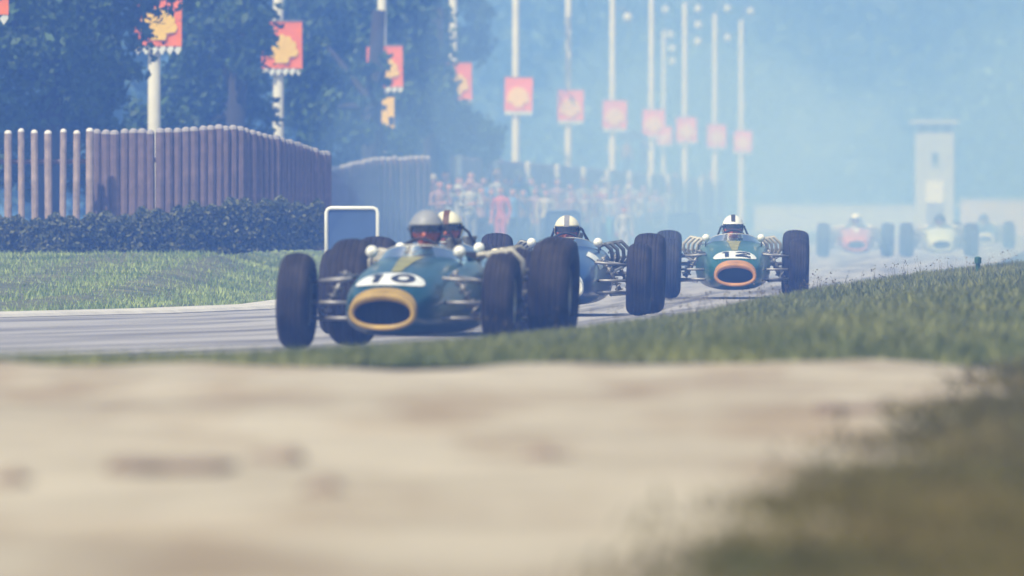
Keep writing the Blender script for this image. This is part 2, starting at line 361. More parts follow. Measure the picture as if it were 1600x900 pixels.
for px, py, wpx, lab in CL:
    Y = 0.575 * S / (py - HOR); c = at(px, py, Y); hw = wpx / S * Y * 0.5
    bm = bmesh.new(); bmesh.ops.create_icosphere(bm, subdivisions=3, radius=1)
    for q in bm.verts:
        k = 1 + 0.25 * math.sin(q.co.x * 5 + px) + 0.15 * math.sin(q.co.y * 7 + q.co.x * 9)
        q.co = Vector((q.co.x * hw * k, q.co.y * hw * 1.3 * k, q.co.z * 0.020 * k))
    o = bmobj('earth_clod', bm, M['clod'], smooth=True); o.location = (c.x, Y, sand_z(c.x, Y) + 0.004)
    tag(o, lab, 'clod', 'clods of earth on the sand')

# ------------------------------------------------------------------ hedge, fences
def hedge(name, path, dep, n, size, label):
    """path = [(px, topy, boty, Y)]"""
    root = empty(name, at(path[0][0], path[0][2], path[0][3])); bx = root.location
    P = []
    for _ in range(n):
        t = rng.random() * (len(path) - 1); i = int(t); fr = t - i
        px, ty, by, Y = [a + (b - a) * fr for a, b in zip(path[i], path[i + 1])]
        top = at(px, ty, Y); bot = at(px, by, Y)
        h = rng.random() ** 0.8; y = rng.normal() * dep * (1.0 - 0.45 * h)
        z = bot.z - 0.03 + (top.z - bot.z) * h * (1 + 0.06 * math.sin(px * 0.09) + 0.05 * math.sin(px * 0.23 + 1))
        P.append((top.x - bx.x, Y + y - bx.y, z - bx.z))
    v, f = leaf_mesh(P, size); o = mesh_obj('foliage', fast_mesh('foliage', v, f, M['hedge']), root); o['kind'] = 'stuff'
    bm = bmesh.new()
    for k in range(int(len(path) * 8)):
        t = rng.random() * (len(path) - 1.01); i = int(t); fr = t - i
        px, ty, by, Y = [a + (b - a) * fr for a, b in zip(path[i], path[i + 1])]
        a, b = at(px, by + 4, Y), at(px + rng.normal() * 4, ty + 10, Y); tube(bm, [a - bx, b - bx], [0.012, 0.005], 5)
    so_ = bmobj('stems', bm, M['bark'], root); so_['kind'] = 'stuff'; tag(root, label, 'hedge'); return root
hedge('hedge', [(-60, 341, 406, 146), (90, 336, 404, 146), (200, 330, 402, 146.5), (300, 318, 398, 147), (400, 308, 388, 148), (505, 314, 384, 150)], 0.28, 46000, 0.026, 'low dark hedge below the paling fence behind the left grass')
def fence(name, path, step, rad, m, label, rail=True, tip='tip_d'):
    """palings one by one along path = [(px, topy, Y, base z)]"""
    p0 = at(path[0][0], path[0][1], path[0][2]); root = empty(name, (p0.x, p0.y, path[0][3])); bx = root.location.copy()
    pts = [(at(a, b, c), z) for a, b, c, z in path]; seg = []
    for (a, za), (b, zb) in zip(pts, pts[1:]):
        n = max(1, round((b - a).xy.length / step))
        for k in range(n): t = k / n; seg.append((a.lerp(b, t), za + (zb - za) * t))
    seg.append(pts[-1])
    me = {}
    for k, (p, zb) in enumerate(seg):
        h = round(p.z - zb, 2); key = (h, k % 3)
        if key not in me:
            bm = bmesh.new(); rr = rad * (0.92 + 0.08 * (k % 3))
            lathe(bm, [(0, rr), (h - rad * .9, rr)], 9, 'Z'); r2 = lathe(bm, [(h - rad * .9, rr), (h - rad * .35, rr * .85), (h, rr * .35)], 9, 'Z', mi=1)
            bm.faces.new(r2[-1]).material_index = 1
            bmesh.ops.remove_doubles(bm, verts=bm.verts, dist=1e-5); bmesh.ops.recalc_face_normals(bm, faces=bm.faces)
            x = bpy.data.meshes.new('paling'); bm.to_mesh(x); bm.free(); x.materials.append(m); x.materials.append(M[tip]); me[key] = x
        o = mesh_obj('paling', me[key], root); o.location = Vector((p.x, p.y, zb + rng.normal() * 0.008)) - bx; o.rotation_euler = (rng.normal() * .004, rng.normal() * .005, rng.random() * 6)
    if rail:
        for fr in (0.25, 0.75):
            bm = bmesh.new(); tube(bm, [Vector((p.x, p.y + rad + 0.03, z + (p.z - z) * fr)) - bx for p, z in seg], 0.03, 6); bmobj('rail', bm, M['paling'], root)
    tag(root, label, 'fence', 'paling fences left of the track'); return root
fence('paling_fence', [(-30, 203, 150, .35), (140, 202, 150.2, .35)], 0.157, 0.043, M['paling_l'], 'open fence of pale rounded palings with white tips at far left', tip='tip')
fence('paling_fence', [(152, 202, 150.6, .35), (250, 200, 150.6, .38), (330, 196, 150.8, .42), (375, 197, 151, .45), (440, 215, 151.6, .45), (510, 237, 152.6, .45)], 0.104, 0.058, M['paling'], 'closely set brown paling fence above the hedge')
fence('paling_fence', [(516, 262, 212, .2), (590, 245, 215, .2), (668, 243, 216, .2)], 0.15, 0.058, M['paling'], 'short brown paling fence under the dark tree')
# long fence behind the crowd, bays between pale posts
def bay_fence():
    Y0, Y1 = 256, 430; root = empty('bay_fence', (off(-13, Y0), Y0, 0)); bx = root.location.copy(); k = 0; y = Y0
    while y < Y1:
        y2 = y + 15.5; bm = bmesh.new(); yy_ = y
        while yy_ < y2:
            hh = 1.98 + rng.normal() * 0.02; box(bm, Vector((off(-13, yy_) + rng.normal() * .01, yy_, hh / 2 + .05)) - bx, (0.04, 0.24, hh), -math.atan(K)); yy_ += 0.26
        o = bmobj('paling_bay', bm, M['paling'], root); o['kind'] = 'stuff'
        bm = bmesh.new(); lathe(bm, [(0, .075), (2.0, .07), (2.06, .02)], 8, 'Z'); o = bmobj('post', bm, M['concrete_pole'], root); o.location = Vector((off(-12.85, y), y, 0)) - bx
        y = y2; k += 1
    tag(root, 'long brown fence with pale concrete posts behind the crowd', 'fence')
bay_fence()

# ------------------------------------------------------------------ trees
def tree(name, loc, trunk_h, blobs, n, size, label, m='leaf', group='broadleaf trees behind the left fence', tr_r=0.18):
    """blobs = [(x, y, z, rx, ry, rz)] relative to loc"""
    root = empty(name, loc); P = []
    vol = np.array([b[3] * b[4] * b[5] for b in blobs]); vol = vol ** 0.72; cnt = (n * vol / vol.sum()).astype(int)
    bm = bmesh.new(); top = Vector((0.2, 0.1, trunk_h)); tube(bm, [(0, 0, -0.1), (0.05, 0, trunk_h * .4), top], [tr_r * 1.25, tr_r, tr_r * .7], 9)
    for b, c in zip(blobs, cnt):
        # clumps inside the blob, leaves inside the clumps
        nc = max(6, c // 60); d_ = rng.normal(size=(nc, 3)); d_ /= np.linalg.norm(d_, axis=1)[:, None]
        cc = d_ * (0.55 + 0.5 * rng.random((nc, 1))) * np.array(b[3:6]) + np.array(b[0:3])
        ids = rng.integers(0, nc, c); P.append(cc[ids] + rng.normal(size=(c, 3)) * 0.17 * min(b[3:6]) ** 0.8)
        if b[1] < 8: tube(bm, [top * 0.6, Vector(b[0:3]) * 0.6 + top * 0.25, Vector(b[0:3])], [tr_r * .45, tr_r * .3, tr_r * .12], 6)
    v, f = leaf_mesh(np.concatenate(P), size); mesh_obj('crown', fast_mesh('crown', v, f, M[m]), root)
    bmobj('trunk', bm, M['bark'], root, smooth=True); tag(root, label, 'tree', group); return root
def px_tree(px, Y, blobs_px, n, size, label, th=3.5, gz=0.2):
    """blobs given as (px, py, half width px, half height px, depth offset m)"""
    base = Vector(((px - 800) / S * Y, Y, gz)); bl = []
    for bx_, by_, hw, hh, dy in blobs_px:
        c = at(bx_, by_, Y) - base; bl.append((c.x, dy, c.z, hw / S * Y, max(hw, hh) / S * Y * 0.8, hh / S * Y))
    return tree('broadleaf_tree', base, th, bl, n, size, label)
px_tree(70, 181, [(40, 120, 140, 95, 0), (130, 60, 90, 90, 1), (120, -60, 190, 90, 1), (10, 10, 120, 120, -1), (160, 130, 60, 60, .5), (90, 200, 110, 40, 1), (60, 250, 150, 60, 2), (200, 210, 60, 60, 14)], 21000, 0.075, 'broad dark tree at far left in front of the first banner', 4)
px_tree(360, 209, [(345, 60, 75, 130, 1), (330, 160, 90, 60, 1), (378, 30, 38, 75, -.5), (392, 95, 26, 35, -.8), (300, -50, 100, 80, 1), (300, 210, 60, 30, 1), (340, 250, 110, 50, 3), (470, 150, 40, 110, 10)], 17000, 0.08, 'dark tree between the first and the second banner', 4)
px_tree(575, 240, [(530, 60, 70, 110, 14), (510, 170, 60, 60, 2), (568, 88, 20, 30, -1.2), (590, 20, 80, 70, 14), (566, 185, 18, 45, -1), (640, 110, 50, 90, 14), (600, 140, 16, 14, -1), (606, 96, 10, 10, -1), (600, 235, 60, 30, 2), (540, 265, 80, 40, 3), (480, 40, 60, 110, 6)], 19000, 0.085, 'dark tree hiding most of the third banner', 4.5)
px_tree(670, 268, [(640, 60, 50, 100, 1.5), (678, 165, 36, 55, -1), (735, 205, 42, 45, 1), (660, 230, 70, 45, 1), (685, 60, 22, 60, 16), (640, -40, 60, 60, 2), (765, 228, 20, 22, 0)], 17000, 0.09, 'rounded dark tree whose edge meets the fourth banner', 5)
def back_tree(px, Y, h, rad, label):
    base = Vector(((px - 800) / S * Y, Y, 0)); bl = []
    for k in range(9):
        a = k * 2.4; rr = rad * (0.25 + 0.5 * (k % 3) / 2)
        bl.append((math.cos(a) * rr, math.sin(a) * rr, 2.2 + (h - 3.5) * (k / 8.0), rad * 0.62, rad * 0.6, rad * 0.5))
    return tree('broadleaf_tree', base, h * .5, bl, 9000, 0.14, label, tr_r=0.25)
back_tree(60, 300, 11, 3.2, 'tall tree at the far left behind the paling fence')
back_tree(310, 320, 12, 3.4, 'tall tree behind the gap between first and second banner')
back_tree(500, 335, 12, 3.4, 'tall tree right of the second banner, behind the pole line')
back_tree(625, 350, 9.5, 2.2, 'tall tree behind the third and fourth banner')
# distant wood closing the view
P = []
for k in range(130):
    Y = 620 + rng.random() * 170; px = -100 + rng.random() * 1950; x = (px - 800) / S * Y; h = 15 + rng.random() * 8; r_ = 2.4 + rng.random() * 2.2
    for b in range(9):
        c = np.array([x + rng.normal() * r_ * .6, Y + rng.normal() * r_ * .6, 1.5 + (h - 2.5) * b / 8]); rr = r_ * (0.8 if b < 6 else 0.5)
        P.append(c + rng.normal(size=(46, 3)) * rr * np.array([.55, .55, .45]))
P = np.concatenate(P); P[:, 2] = np.maximum(P[:, 2], 0.3)
v, f = leaf_mesh(P, 0.42); o = mesh_obj('distant_wood', fast_mesh('distant_wood', v, f, M['leaf_far'])); tag(o, 'far off wood lost in blue haze behind the straight', 'wood', kind='stuff')

# ------------------------------------------------------------------ lamp posts and banners
def post_mesh(h, r0, r1):
    bm = bmesh.new(); lathe(bm, [(-0.1, r0 * 1.25), (0.6, r0 * 1.25), (0.66, r0), (h, r1), (h + .05, r1 * .3)], 12, 'Z'); bmesh.ops.recalc_face_normals(bm, faces=bm.faces)
    me = bpy.data.meshes.new('pole'); bm.to_mesh(me); bm.free(); me.materials.append(M['concrete_pole']); me.polygons.foreach_set('use_smooth', [True] * len(me.polygons)); return me
POLE = post_mesh(8.0, 0.10, 0.075)
bm = bmesh.new(); bmesh.ops.create_uvsphere(bm, u_segments=14, v_segments=9, radius=0.15); GLOBE = bpy.data.meshes.new('lamp_globe'); bm.to_mesh(GLOBE); bm.free(); GLOBE.materials.append(M['globe'])
bm = bmesh.new(); box(bm, (0, 0, .02), (.12, .12, .05)); box(bm, (0, 0, -0.02), (.02, .5, .02))
def banner_parts():
    Wd, Hh = 0.70, 0.80
    nx, nz = 10, 8; v = []; f = []
    for j in range(nz + 1):
        for i in range(nx + 1):
            x = -Wd / 2 + Wd * i / nx; z = Hh * j / nz; v.append((x, 0.012 * math.sin(i * 1.1) * (1 - j / nz), z))
    back = len(v); v += [(x, y + 0.006, z) for x, y, z in v]
    for j in range(nz):
        for i in range(nx):
            q = j * (nx + 1) + i; f.append((q, q + 1, q + nx + 2, q + nx + 1)); f.append(tuple(back + t for t in (q, q + nx + 1, q + nx + 2, q + 1)))
    cloth = bpy.data.meshes.new('cloth'); cloth.from_pydata(v, [], f); cloth.materials.append(M['b_red'])
    # scallop emblem: fan of lobes narrowing to a small base, thin rib grooves left open
    bm = bmesh.new(); cx, cz = 0, Hh * 0.24; lobes = 7
    for k in range(lobes):
        a0, a1 = R(-12 + 204 * k / lobes) + .012, R(-12 + 204 * (k + 1) / lobes) - .012; pts = [(cx, cz - 0.02)]
        for s_ in range(6):
            t = s_ / 5; a = a0 + (a1 - a0) * t; rr = 0.262 + 0.028 * math.sin(math.pi * t); pts.append((cx + math.cos(a) * rr * 0.98, cz + 0.07 + math.sin(a) * rr * 1.12))
        vs_ = [bm.verts.new((x, -0.016, z)) for x, z in pts]; bm.faces.new(vs_)
    vs_ = [bm.verts.new((x, -0.017, z)) for x, z in ((-.11, cz - .10), (.11, cz - .10), (.13, cz - .02), (0, cz + .03), (-.13, cz - .02))]; bm.faces.new(vs_)
    r = bmesh.ops.extrude_face_region(bm, geom=list(bm.faces)); bmesh.ops.translate(bm, verts=[q for q in r['geom'] if isinstance(q, bmesh.types.BMVert)], vec=(0, -0.004, 0))
    bmesh.ops.recalc_face_normals(bm, faces=bm.faces); em = bpy.data.meshes.new('emblem'); bm.to_mesh(em); bm.free(); em.materials.append(M['b_yel'])
    # checked fringe of pointed tabs
    bm = bmesh.new(); nt_ = 6
    for k in range(nt_):
        x0 = -Wd / 2 + Wd * k / nt_; x1 = x0 + Wd / nt_; xm = (x0 + x1) / 2
        for dy in (0.0, 0.005):
            vs_ = [bm.verts.new(p) for p in ((x0 + .004, dy, -.003), (x1 - .004, dy, -.003), (x1 - .004, dy, -.05), (xm, dy, -.13), (x0 + .004, dy, -.05))]; bm.faces.new(vs_)
        vs_ = [bm.verts.new(p) for p in ((x0, -.003, -.003), (xm - .012, -.003, -.003), (x0, -.003, -.05))]; fc = bm.faces.new(vs_); fc.material_index = 1
    fr = bpy.data.meshes.new('fringe'); bm.to_mesh(fr); bm.free(); fr.materials.append(M['white']); fr.materials.append(M['c_dark'])
    bm = bmesh.new(); tube(bm, [(-Wd / 2 - .02, 0.0, Hh + .01), (Wd / 2 + .02, 0.0, Hh + .01)], 0.014, 6); box(bm, (0, .06, Hh + .01), (.03, .12, .03))
    rd = bpy.data.meshes.new('hanging_rod'); bm.to_mesh(rd); bm.free(); rd.materials.append(M['steel'])
    return cloth, em, fr, rd
CLOTH, EMBL, FRNG, ROD = banner_parts()
def banner(loc, label, m=None, sc_=1.0):
    root = empty('banner', loc, rng.normal() * 0.10); root.rotation_euler.y = rng.normal() * 0.012; root.scale = (sc_,) * 3
    for nm, me in (('cloth', CLOTH), ('emblem', EMBL), ('fringe', FRNG), ('hanging_rod', ROD)): mesh_obj(nm, me, root)
    tag(root, label, 'banner', 'red banners with yellow scallop emblems on the poles'); return root
def pole(px, Y, z0, label, globes=(), h=8.0):
    x = (px - 800) / S * Y; root = empty('lamp_post', (x, Y, z0)); p = mesh_obj('pole', POLE, root); p.scale.z = h / 8.0
    for gx, gy in globes:
        c = at(gx, gy, Y) - Vector((x, Y, z0)); o = mesh_obj('lamp_globe', GLOBE, root); o.location = c; o.scale = (1, 1, 1) if Y < 560 else (1.2, 1.2, 1.2)
        bm = bmesh.new(); tube(bm, [(0, 0, min(h - .05, c.z + 0.25)), (c.x * .6, 0, c.z + 0.27), (c.x, 0, c.z + 0.2), (c.x, 0, c.z + .12)], 0.022, 6); bmobj('bracket', bm, M['steel'], root)
    tag(root, label, 'lamp post', 'pale lamp posts along the left of the straight'); return root
ROW = [(-37, 'at the far left edge, mostly out of view'), (241, 'at the far left above the paling fence'), (435, 'second from the left among the dark trees'), (597, 'mostly hidden inside the dark tree'),
       (708, 'at the right edge of the dark tree'), (806, 'first to stand clear right of the dark tree'), (888, 'second clear of the dark tree'), (957, 'third clear of the dark tree, beside the platform'),
       (1018, 'fourth clear of the tree, left of a thinner post'), (1070, 'fifth clear of the dark tree'), (1117, 'sixth clear of the dark tree'), (1158, 'last and faintest of the row')]
GL = {957: [(981, 28)], 1070: [(1091, 15), (1091, 40), (1091, 66)], 1117: [(1137, 14), (1137, 60)], 1158: [(1173, 18)]}
for px, wh in ROW:
    Y = 14.0 * S / (1717 - px); x = (px - 800) / S * Y
    pole(px, Y, 0.0, 'pale lamp post ' + wh, GL.get(px, ()), 8.0 if px < 1100 else (8.15 if px < 1150 else 8.45))
    banner((x + 0.06, Y - 0.16, 3.36), 'red banner on the post ' + wh)
pole(1037, 560, 0.0, 'thin distant post behind the fourth clear post', [(1040, 16), (1048, 55), (1051, 77), (1051, 97)], 8.9)
banner(at(1038, 224, 559.6), 'small pale red banner on the thin distant post', sc_=0.92)
pole(1163, 640, 0.0, 'faint distant post behind the last post of the row', (), 7.4)
banner(at(1161, 233, 639.6), 'lower faint banner on the distant post behind the last one', sc_=1.1)
# yellow banner strip beneath the third red banner
Yb = 14.0 * S / 1120; c = at(604, 200, Yb - .2); bm = bmesh.new(); box(bm, (0, 0, .30), (.30, .012, .60)); o = empty('pennant', c); bmobj('cloth', bm, M['b_yel'], o)
bm = bmesh.new(); box(bm, (0.09, -.009, .14), (.10, .004, .16)); box(bm, (-.06, -.009, .40), (.12, .004, .10)); bmobj('patch', bm, M['c_dark'], o)
bm = bmesh.new(); box(bm, (-.05, .1, .59), (.02, .2, .02)); bmobj('hanging_rod', bm, M['steel'], o); tag(o, 'yellow and dark pennant below the hidden third banner', 'pennant')

# ------------------------------------------------------------------ control tower, far wall, marker boards, stake
def tower():
    Y = 470; s = S / Y; c = at(1460, 336, Y); root = empty('control_tower', (c.x, Y, 0)); W2 = 30 / s; top = CZ + (336 - 208) / s
    bm = bmesh.new(); box(bm, (0, 0, top / 2), (W2 * 2, W2 * 1.8, top)); bmesh.ops.bevel(bm, geom=list(bm.edges), offset=.02, segments=1, affect='EDGES'); bmobj('wall', bm, M['render'], root)
    hb = 14 / s; bm = bmesh.new(); box(bm, (0, 0, top + hb / 2 + .002), (W2 * 1.82, W2 * 1.62, hb)); bmobj('lookout_glazing', bm, M['glass'], root)
    for x in (-1, -0.33, 0.33, 1):
        bm = bmesh.new(); box(bm, (x * (W2 - .05), -W2 * .86, top + hb / 2 + .002), (.06, .06, hb)); bmobj('mullion', bm, M['render'], root)
    bm = bmesh.new(); box(bm, (0, 0, top + hb + .07), (76 / s, W2 * 2.3, .13)); bmesh.ops.bevel(bm, geom=list(bm.edges), offset=.02, segments=1, affect='EDGES'); bmobj('roof', bm, M['render'], root)
    fy = -W2 * .9
    z = CZ + (336 - 247) / s; bm = bmesh.new(); box(bm, (0, fy - .004, z), (10 / s, .03, 16 / s)); wn = bmobj('window', bm, M['glass'], root)
    bm = bmesh.new(); box(bm, (0, fy - .03, z - 9 / s), (14 / s, .08, .04)); bmobj('sill', bm, M['render'], wn)
    bm = bmesh.new(); z = CZ + (336 - 300) / s; box(bm, (0, fy - .02, z), (28 / s, .05, 34 / s)); pn = bmobj('sign_panel', bm, M['white'], root)
    bm = bmesh.new(); box(bm, (0, fy - .01, .9), (.6, .04, 1.1)); dr = bmobj('door', bm, M['wood'], root); bm = bmesh.new(); box(bm, (.22, fy - .05, .9), (.03, .04, .12)); bmobj('handle', bm, M['steel'], dr)
    tag(root, 'pale flat roofed control tower standing in the haze at right', 'tower')
tower()
def far_wall(px0, px1, top, Y, label, m):
    a, b = at(px0, top, Y), at(px1, top, Y); root = empty('barrier_wall', ((a.x + b.x) / 2, Y, 0)); n = int((b.x - a.x) / 1.6)
    for k in range(n):
        bm = bmesh.new(); box(bm, (a.x - root.location.x + (k + .5) * 1.6, 0.01 * (k % 2), a.z / 2), (1.58, .18, a.z)); bmobj('panel', bm, m, root)
    bm = bmesh.new(); box(bm, (0, 0, a.z + .04), ((b.x - a.x) + .1, .26, .08)); bmobj('coping', bm, M['render'], root); tag(root, label, 'wall')
far_wall(1178, 1500, 322, 560, 'long pale barrier wall across the far end of the straight', M['render'])
far_wall(1500, 1700, 313, 545, 'taller pale barrier wall at the far right behind the last cars', M['wall_pink'])
def marker(px, Y, wpx, frame, topy, label):
    s = S / Y; w2 = wpx / s / 2; c = at(px, topy, Y); root = empty('marker_board', (c.x, Y, left_z(c.x, Y))); zt = c.z - root.location.z; hb = 0.62
    bm = bmesh.new(); box(bm, (0, .012, zt - hb / 2 - .02), (w2 * 2 - .03, .018, hb)); bmobj('panel', bm, M['board'], root)
    r_ = 0.022; bm = bmesh.new(); k = .05
    tube(bm, [(-w2, 0, -.1), (-w2, 0, zt - k), (-w2 + k * .3, 0, zt - k * .3), (-w2 + k, 0, zt), (w2 - k, 0, zt), (w2 - k * .3, 0, zt - k * .3), (w2, 0, zt - k), (w2, 0, -.1)], r_, 8)
    bmobj('frame', bm, frame, root, smooth=True)
    bm = bmesh.new(); tube(bm, [(-w2, 0, zt - hb - .04), (w2, 0, zt - hb - .04)], r_ * .8, 8); bmobj('crossbar', bm, frame, root)
    tag(root, label, 'board', 'marker boards beside the left track edge')
marker(550, 143, 80, M['white'], 325, 'blue backed marker board in a white tube frame behind the leading car')
marker(880, 210, 52, M['board'], 330, 'dark blue marker board behind the driver of the blue car')
marker(1068, 272, 46, M['board'], 334, 'faint blue marker board left of the second green car')
c = at(1528, 432, 128); bm = bmesh.new(); lathe(bm, [(-.15, .022), (.13, .022)], 8, 'Z'); r_ = lathe(bm, [(.13, .035), (.19, .035), (.20, .01)], 8, 'Z', mi=1); bm.faces.new(r_[-1])
o = bmobj('marker_stake', bm, [M['stake'], M['stake']]); o.location = (c.x, 128, c.z); tag(o, 'short green stake in the verge grass at right', 'stake')

# ------------------------------------------------------------------ people
def remesh(bm, vox, it=4):
    me = bpy.data.meshes.new('tmp'); bm.to_mesh(me); bm.free(); o = bpy.data.objects.new('tmp', me); C.objects.link(o)
    m = o.modifiers.new('r', 'REMESH'); m.mode = 'VOXEL'; m.voxel_size = vox
    s = o.modifiers.new('s', 'SMOOTH'); s.iterations = it; s.factor = 0.5
    dg = bpy.context.evaluated_depsgraph_get(); out = bpy.data.meshes.new_from_object(o.evaluated_get(dg))
    bpy.data.objects.remove(o); out.polygons.foreach_set('use_smooth', [True] * len(out.polygons)); return out
def limb(bm, pts, rs, seg=10):
    tube(bm, pts, rs, seg)
    for p, r in zip(pts, rs): ball(bm, p, (r, r, r), 10, 7)
def hand(bm, wr, dirv, up, side):
    """palm, four unequal bent fingers and a thumb closing round a rim"""
    wr, d_, u_ = Vector(wr), Vector(dirv).normalized(), Vector(up).normalized(); s_ = d_.cross(u_).normalized() * side
    pc = wr + d_ * 0.05; ball(bm, pc, (0.036, 0.04, 0.028), 10, 8)
    for k, L in enumerate((0.062, 0.070, 0.066, 0.052)):
        b = wr + d_ * 0.075 + s_ * (0.030 - 0.02 * k); limb(bm, [b, b + d_ * L * .5 - u_ * .006, b + d_ * L * .72 - u_ * .026, b + d_ * L * .55 - u_ * .046], [.0095, .009, .0085, .008], 7)
    b = wr + d_ * 0.035 + s_ * 0.035; limb(bm, [b, b + s_ * .018 + d_ * .02 - u_ * .012, b + s_ * .01 + d_ * .042 - u_ * .028], [.012, .0105, .0095], 7)
def head_parts(bm, c):
    c = Vector(c); ball(bm, c, (.078, .098, .112), 18, 12); ball(bm, c + Vector((0, -.030, -.060)), (.056, .062, .055), 12, 9)
    limb(bm, [c + Vector((0, -.098, .005)), c + Vector((0, -.116, -.028))], [.010, .017], 8)
    for s in (-1, 1):
        ball(bm, c + Vector((s * .080, .008, -.015)), (.012, .024, .034), 8, 7); ball(bm, c + Vector((s * .033, -.086, .012)), (.019, .012, .013), 8, 7)
    ball(bm, c + Vector((0, -.094, -.062)), (.028, .010, .010), 8, 6)
def driver_mesh():
    bm = bmesh.new()
    limb(bm, [(0, 1.38, .30), (0, 1.36, .42), (0, 1.32, .54)], [.15, .155, .13], 14); ball(bm, (0, 1.33, .56), (.20, .10, .08), 16, 10)
    limb(bm, [(0, 1.29, .60), (0, 1.24, .70)], [.062, .055], 10)
    for s in (-1, 1):
        limb(bm, [(s * .19, 1.31, .57), (s * .245, 1.14, .44), (s * .15, .95, .53)], [.066, .050, .034], 10)
        hand(bm, (s * .145, .945, .535), (-s * .10, -.6, .25), (0, .2, 1), -s)
        limb(bm, [(s * .09, 1.34, .28), (s * .11, .88, .40), (s * .10, .42, .24)], [.095, .07, .046], 10); limb(bm, [(s * .10, .42, .24), (s * .10, .30, .27), (s * .10, .26, .34)], [.045, .045, .035], 9)
    head_parts(bm, (0, 1.19, .775))
    return remesh(bm, 0.0125, 3)
DRV = driver_mesh()
def assign(me, rule):
    me.polygons.foreach_set('material_index', [rule(p.center) for p in me.polygons])
assign(DRV, lambda p: 1 if p.z > .665 and p.y < 1.30 else (2 if p.y < .96 and p.z > .45 and abs(p.x) < .22 else 0))
def helmet_shell(cz=.785, cy_=1.195, r=(.113, .134, .127)):
    bm = bmesh.new(); bmesh.ops.create_uvsphere(bm, u_segments=40, v_segments=26, radius=1)
    kill = [f for f in bm.faces if (lambda c: (c.y < -.12 and c.z < .20) or c.z < -.62 or (c.y < .15 and c.z < -.42))(f.calc_center_median())]
    bmesh.ops.delete(bm, geom=kill, context='FACES')
    for q in bm.verts: q.co = Vector((q.co.x * r[0], q.co.y * r[1] + cy_, q.co.z * r[2] + cz))
    r2 = bmesh.ops.solidify(bm, geom=list(bm.faces), thickness=0.008)
    me = bpy.data.meshes.new('helmet'); bmesh.ops.recalc_face_normals(bm, faces=bm.faces); bm.to_mesh(me); bm.free(); me.polygons.foreach_set('use_smooth', [True] * len(me.polygons)); return me
HEL = helmet_shell()
def band(name, a0, a1, zlo, zhi, grow, cz=.785, cy_=1.195, r=(.113, .134, .127), n=24):
    v, f = [], []
    for k in range(n + 1):
        a = a0 + (a1 - a0) * k / n
        for z in (zlo, zhi):
            zz = (z - cz) / r[2]; q = math.sqrt(max(.05, 1 - zz * zz)); rr = [t * q + grow for t in r]
            v.append((math.sin(a) * rr[0], cy_ - math.cos(a) * rr[1], z))
    for k in range(n): f.append((2 * k, 2 * k + 2, 2 * k + 3, 2 * k + 1))
    n0 = len(v)
    v += [(x * .97, cy_ + (y - cy_) * .97, z) for x, y, z in v]; f += [tuple(n0 + t for t in q[::-1]) for q in f]
    me = bpy.data.meshes.new(name); me.from_pydata(v, [], f); me.polygons.foreach_set('use_smooth', [True] * len(me.polygons)); return me
GOG = band('goggles', R(-62), R(62), .765, .814, -.010); STRAP = band('goggle_strap', R(62), R(298), .778, .800, .010)
PEAK = band('peak', R(-58), R(58), .816, .838, .014)
def stripe_mesh(hw=.022, cz=.785, cy_=1.195, r=(.113, .134, .127)):
    v, f = [], []
    for k in range(19):
        a = R(12 + 156 * k / 18)
        for x in (-hw, hw):
            q = math.sqrt(1 - (x / r[0]) ** 2) ; v.append((x, cy_ - math.cos(a) * (r[1] * q + .004), cz + math.sin(a) * (r[2] * q + .004)))
    for k in range(18): f.append((2 * k, 2 * k + 1, 2 * k + 3, 2 * k + 2))
    me = bpy.data.meshes.new('stripe'); me.from_pydata(v, [], f); return me
STR = stripe_mesh()
def with_mats(o, ms):
    me = o.data
    while len(me.materials) < len(ms): me.materials.append(None)
    for k, m in enumerate(ms): o.material_slots[k].link = 'OBJECT'; o.material_slots[k].material = m
def driver(car, overall, helm, stripe, label, rz=0.0, peak=None, tilt=(0, 0), drop=0.0):
    root = mesh_obj('person', DRV); root.location = car.location; root.rotation_euler = car.rotation_euler; root.location.x += tilt[0]; root.location.z -= 0.02 + drop
    with_mats(root, [overall, M['ruddy'], M['glove']])
    for nm, me, m in (('helmet', HEL, helm), ('goggles', GOG, M['goggle']), ('goggle_strap', STRAP, M['black'])) + ((('stripe', STR, stripe),) if stripe else ()) + ((('peak', PEAK, peak),) if peak else ()):
        o = mesh_obj(nm, me, root); with_mats(o, [m])
    tag(root, label, 'person', 'racing drivers in their cars'); return root
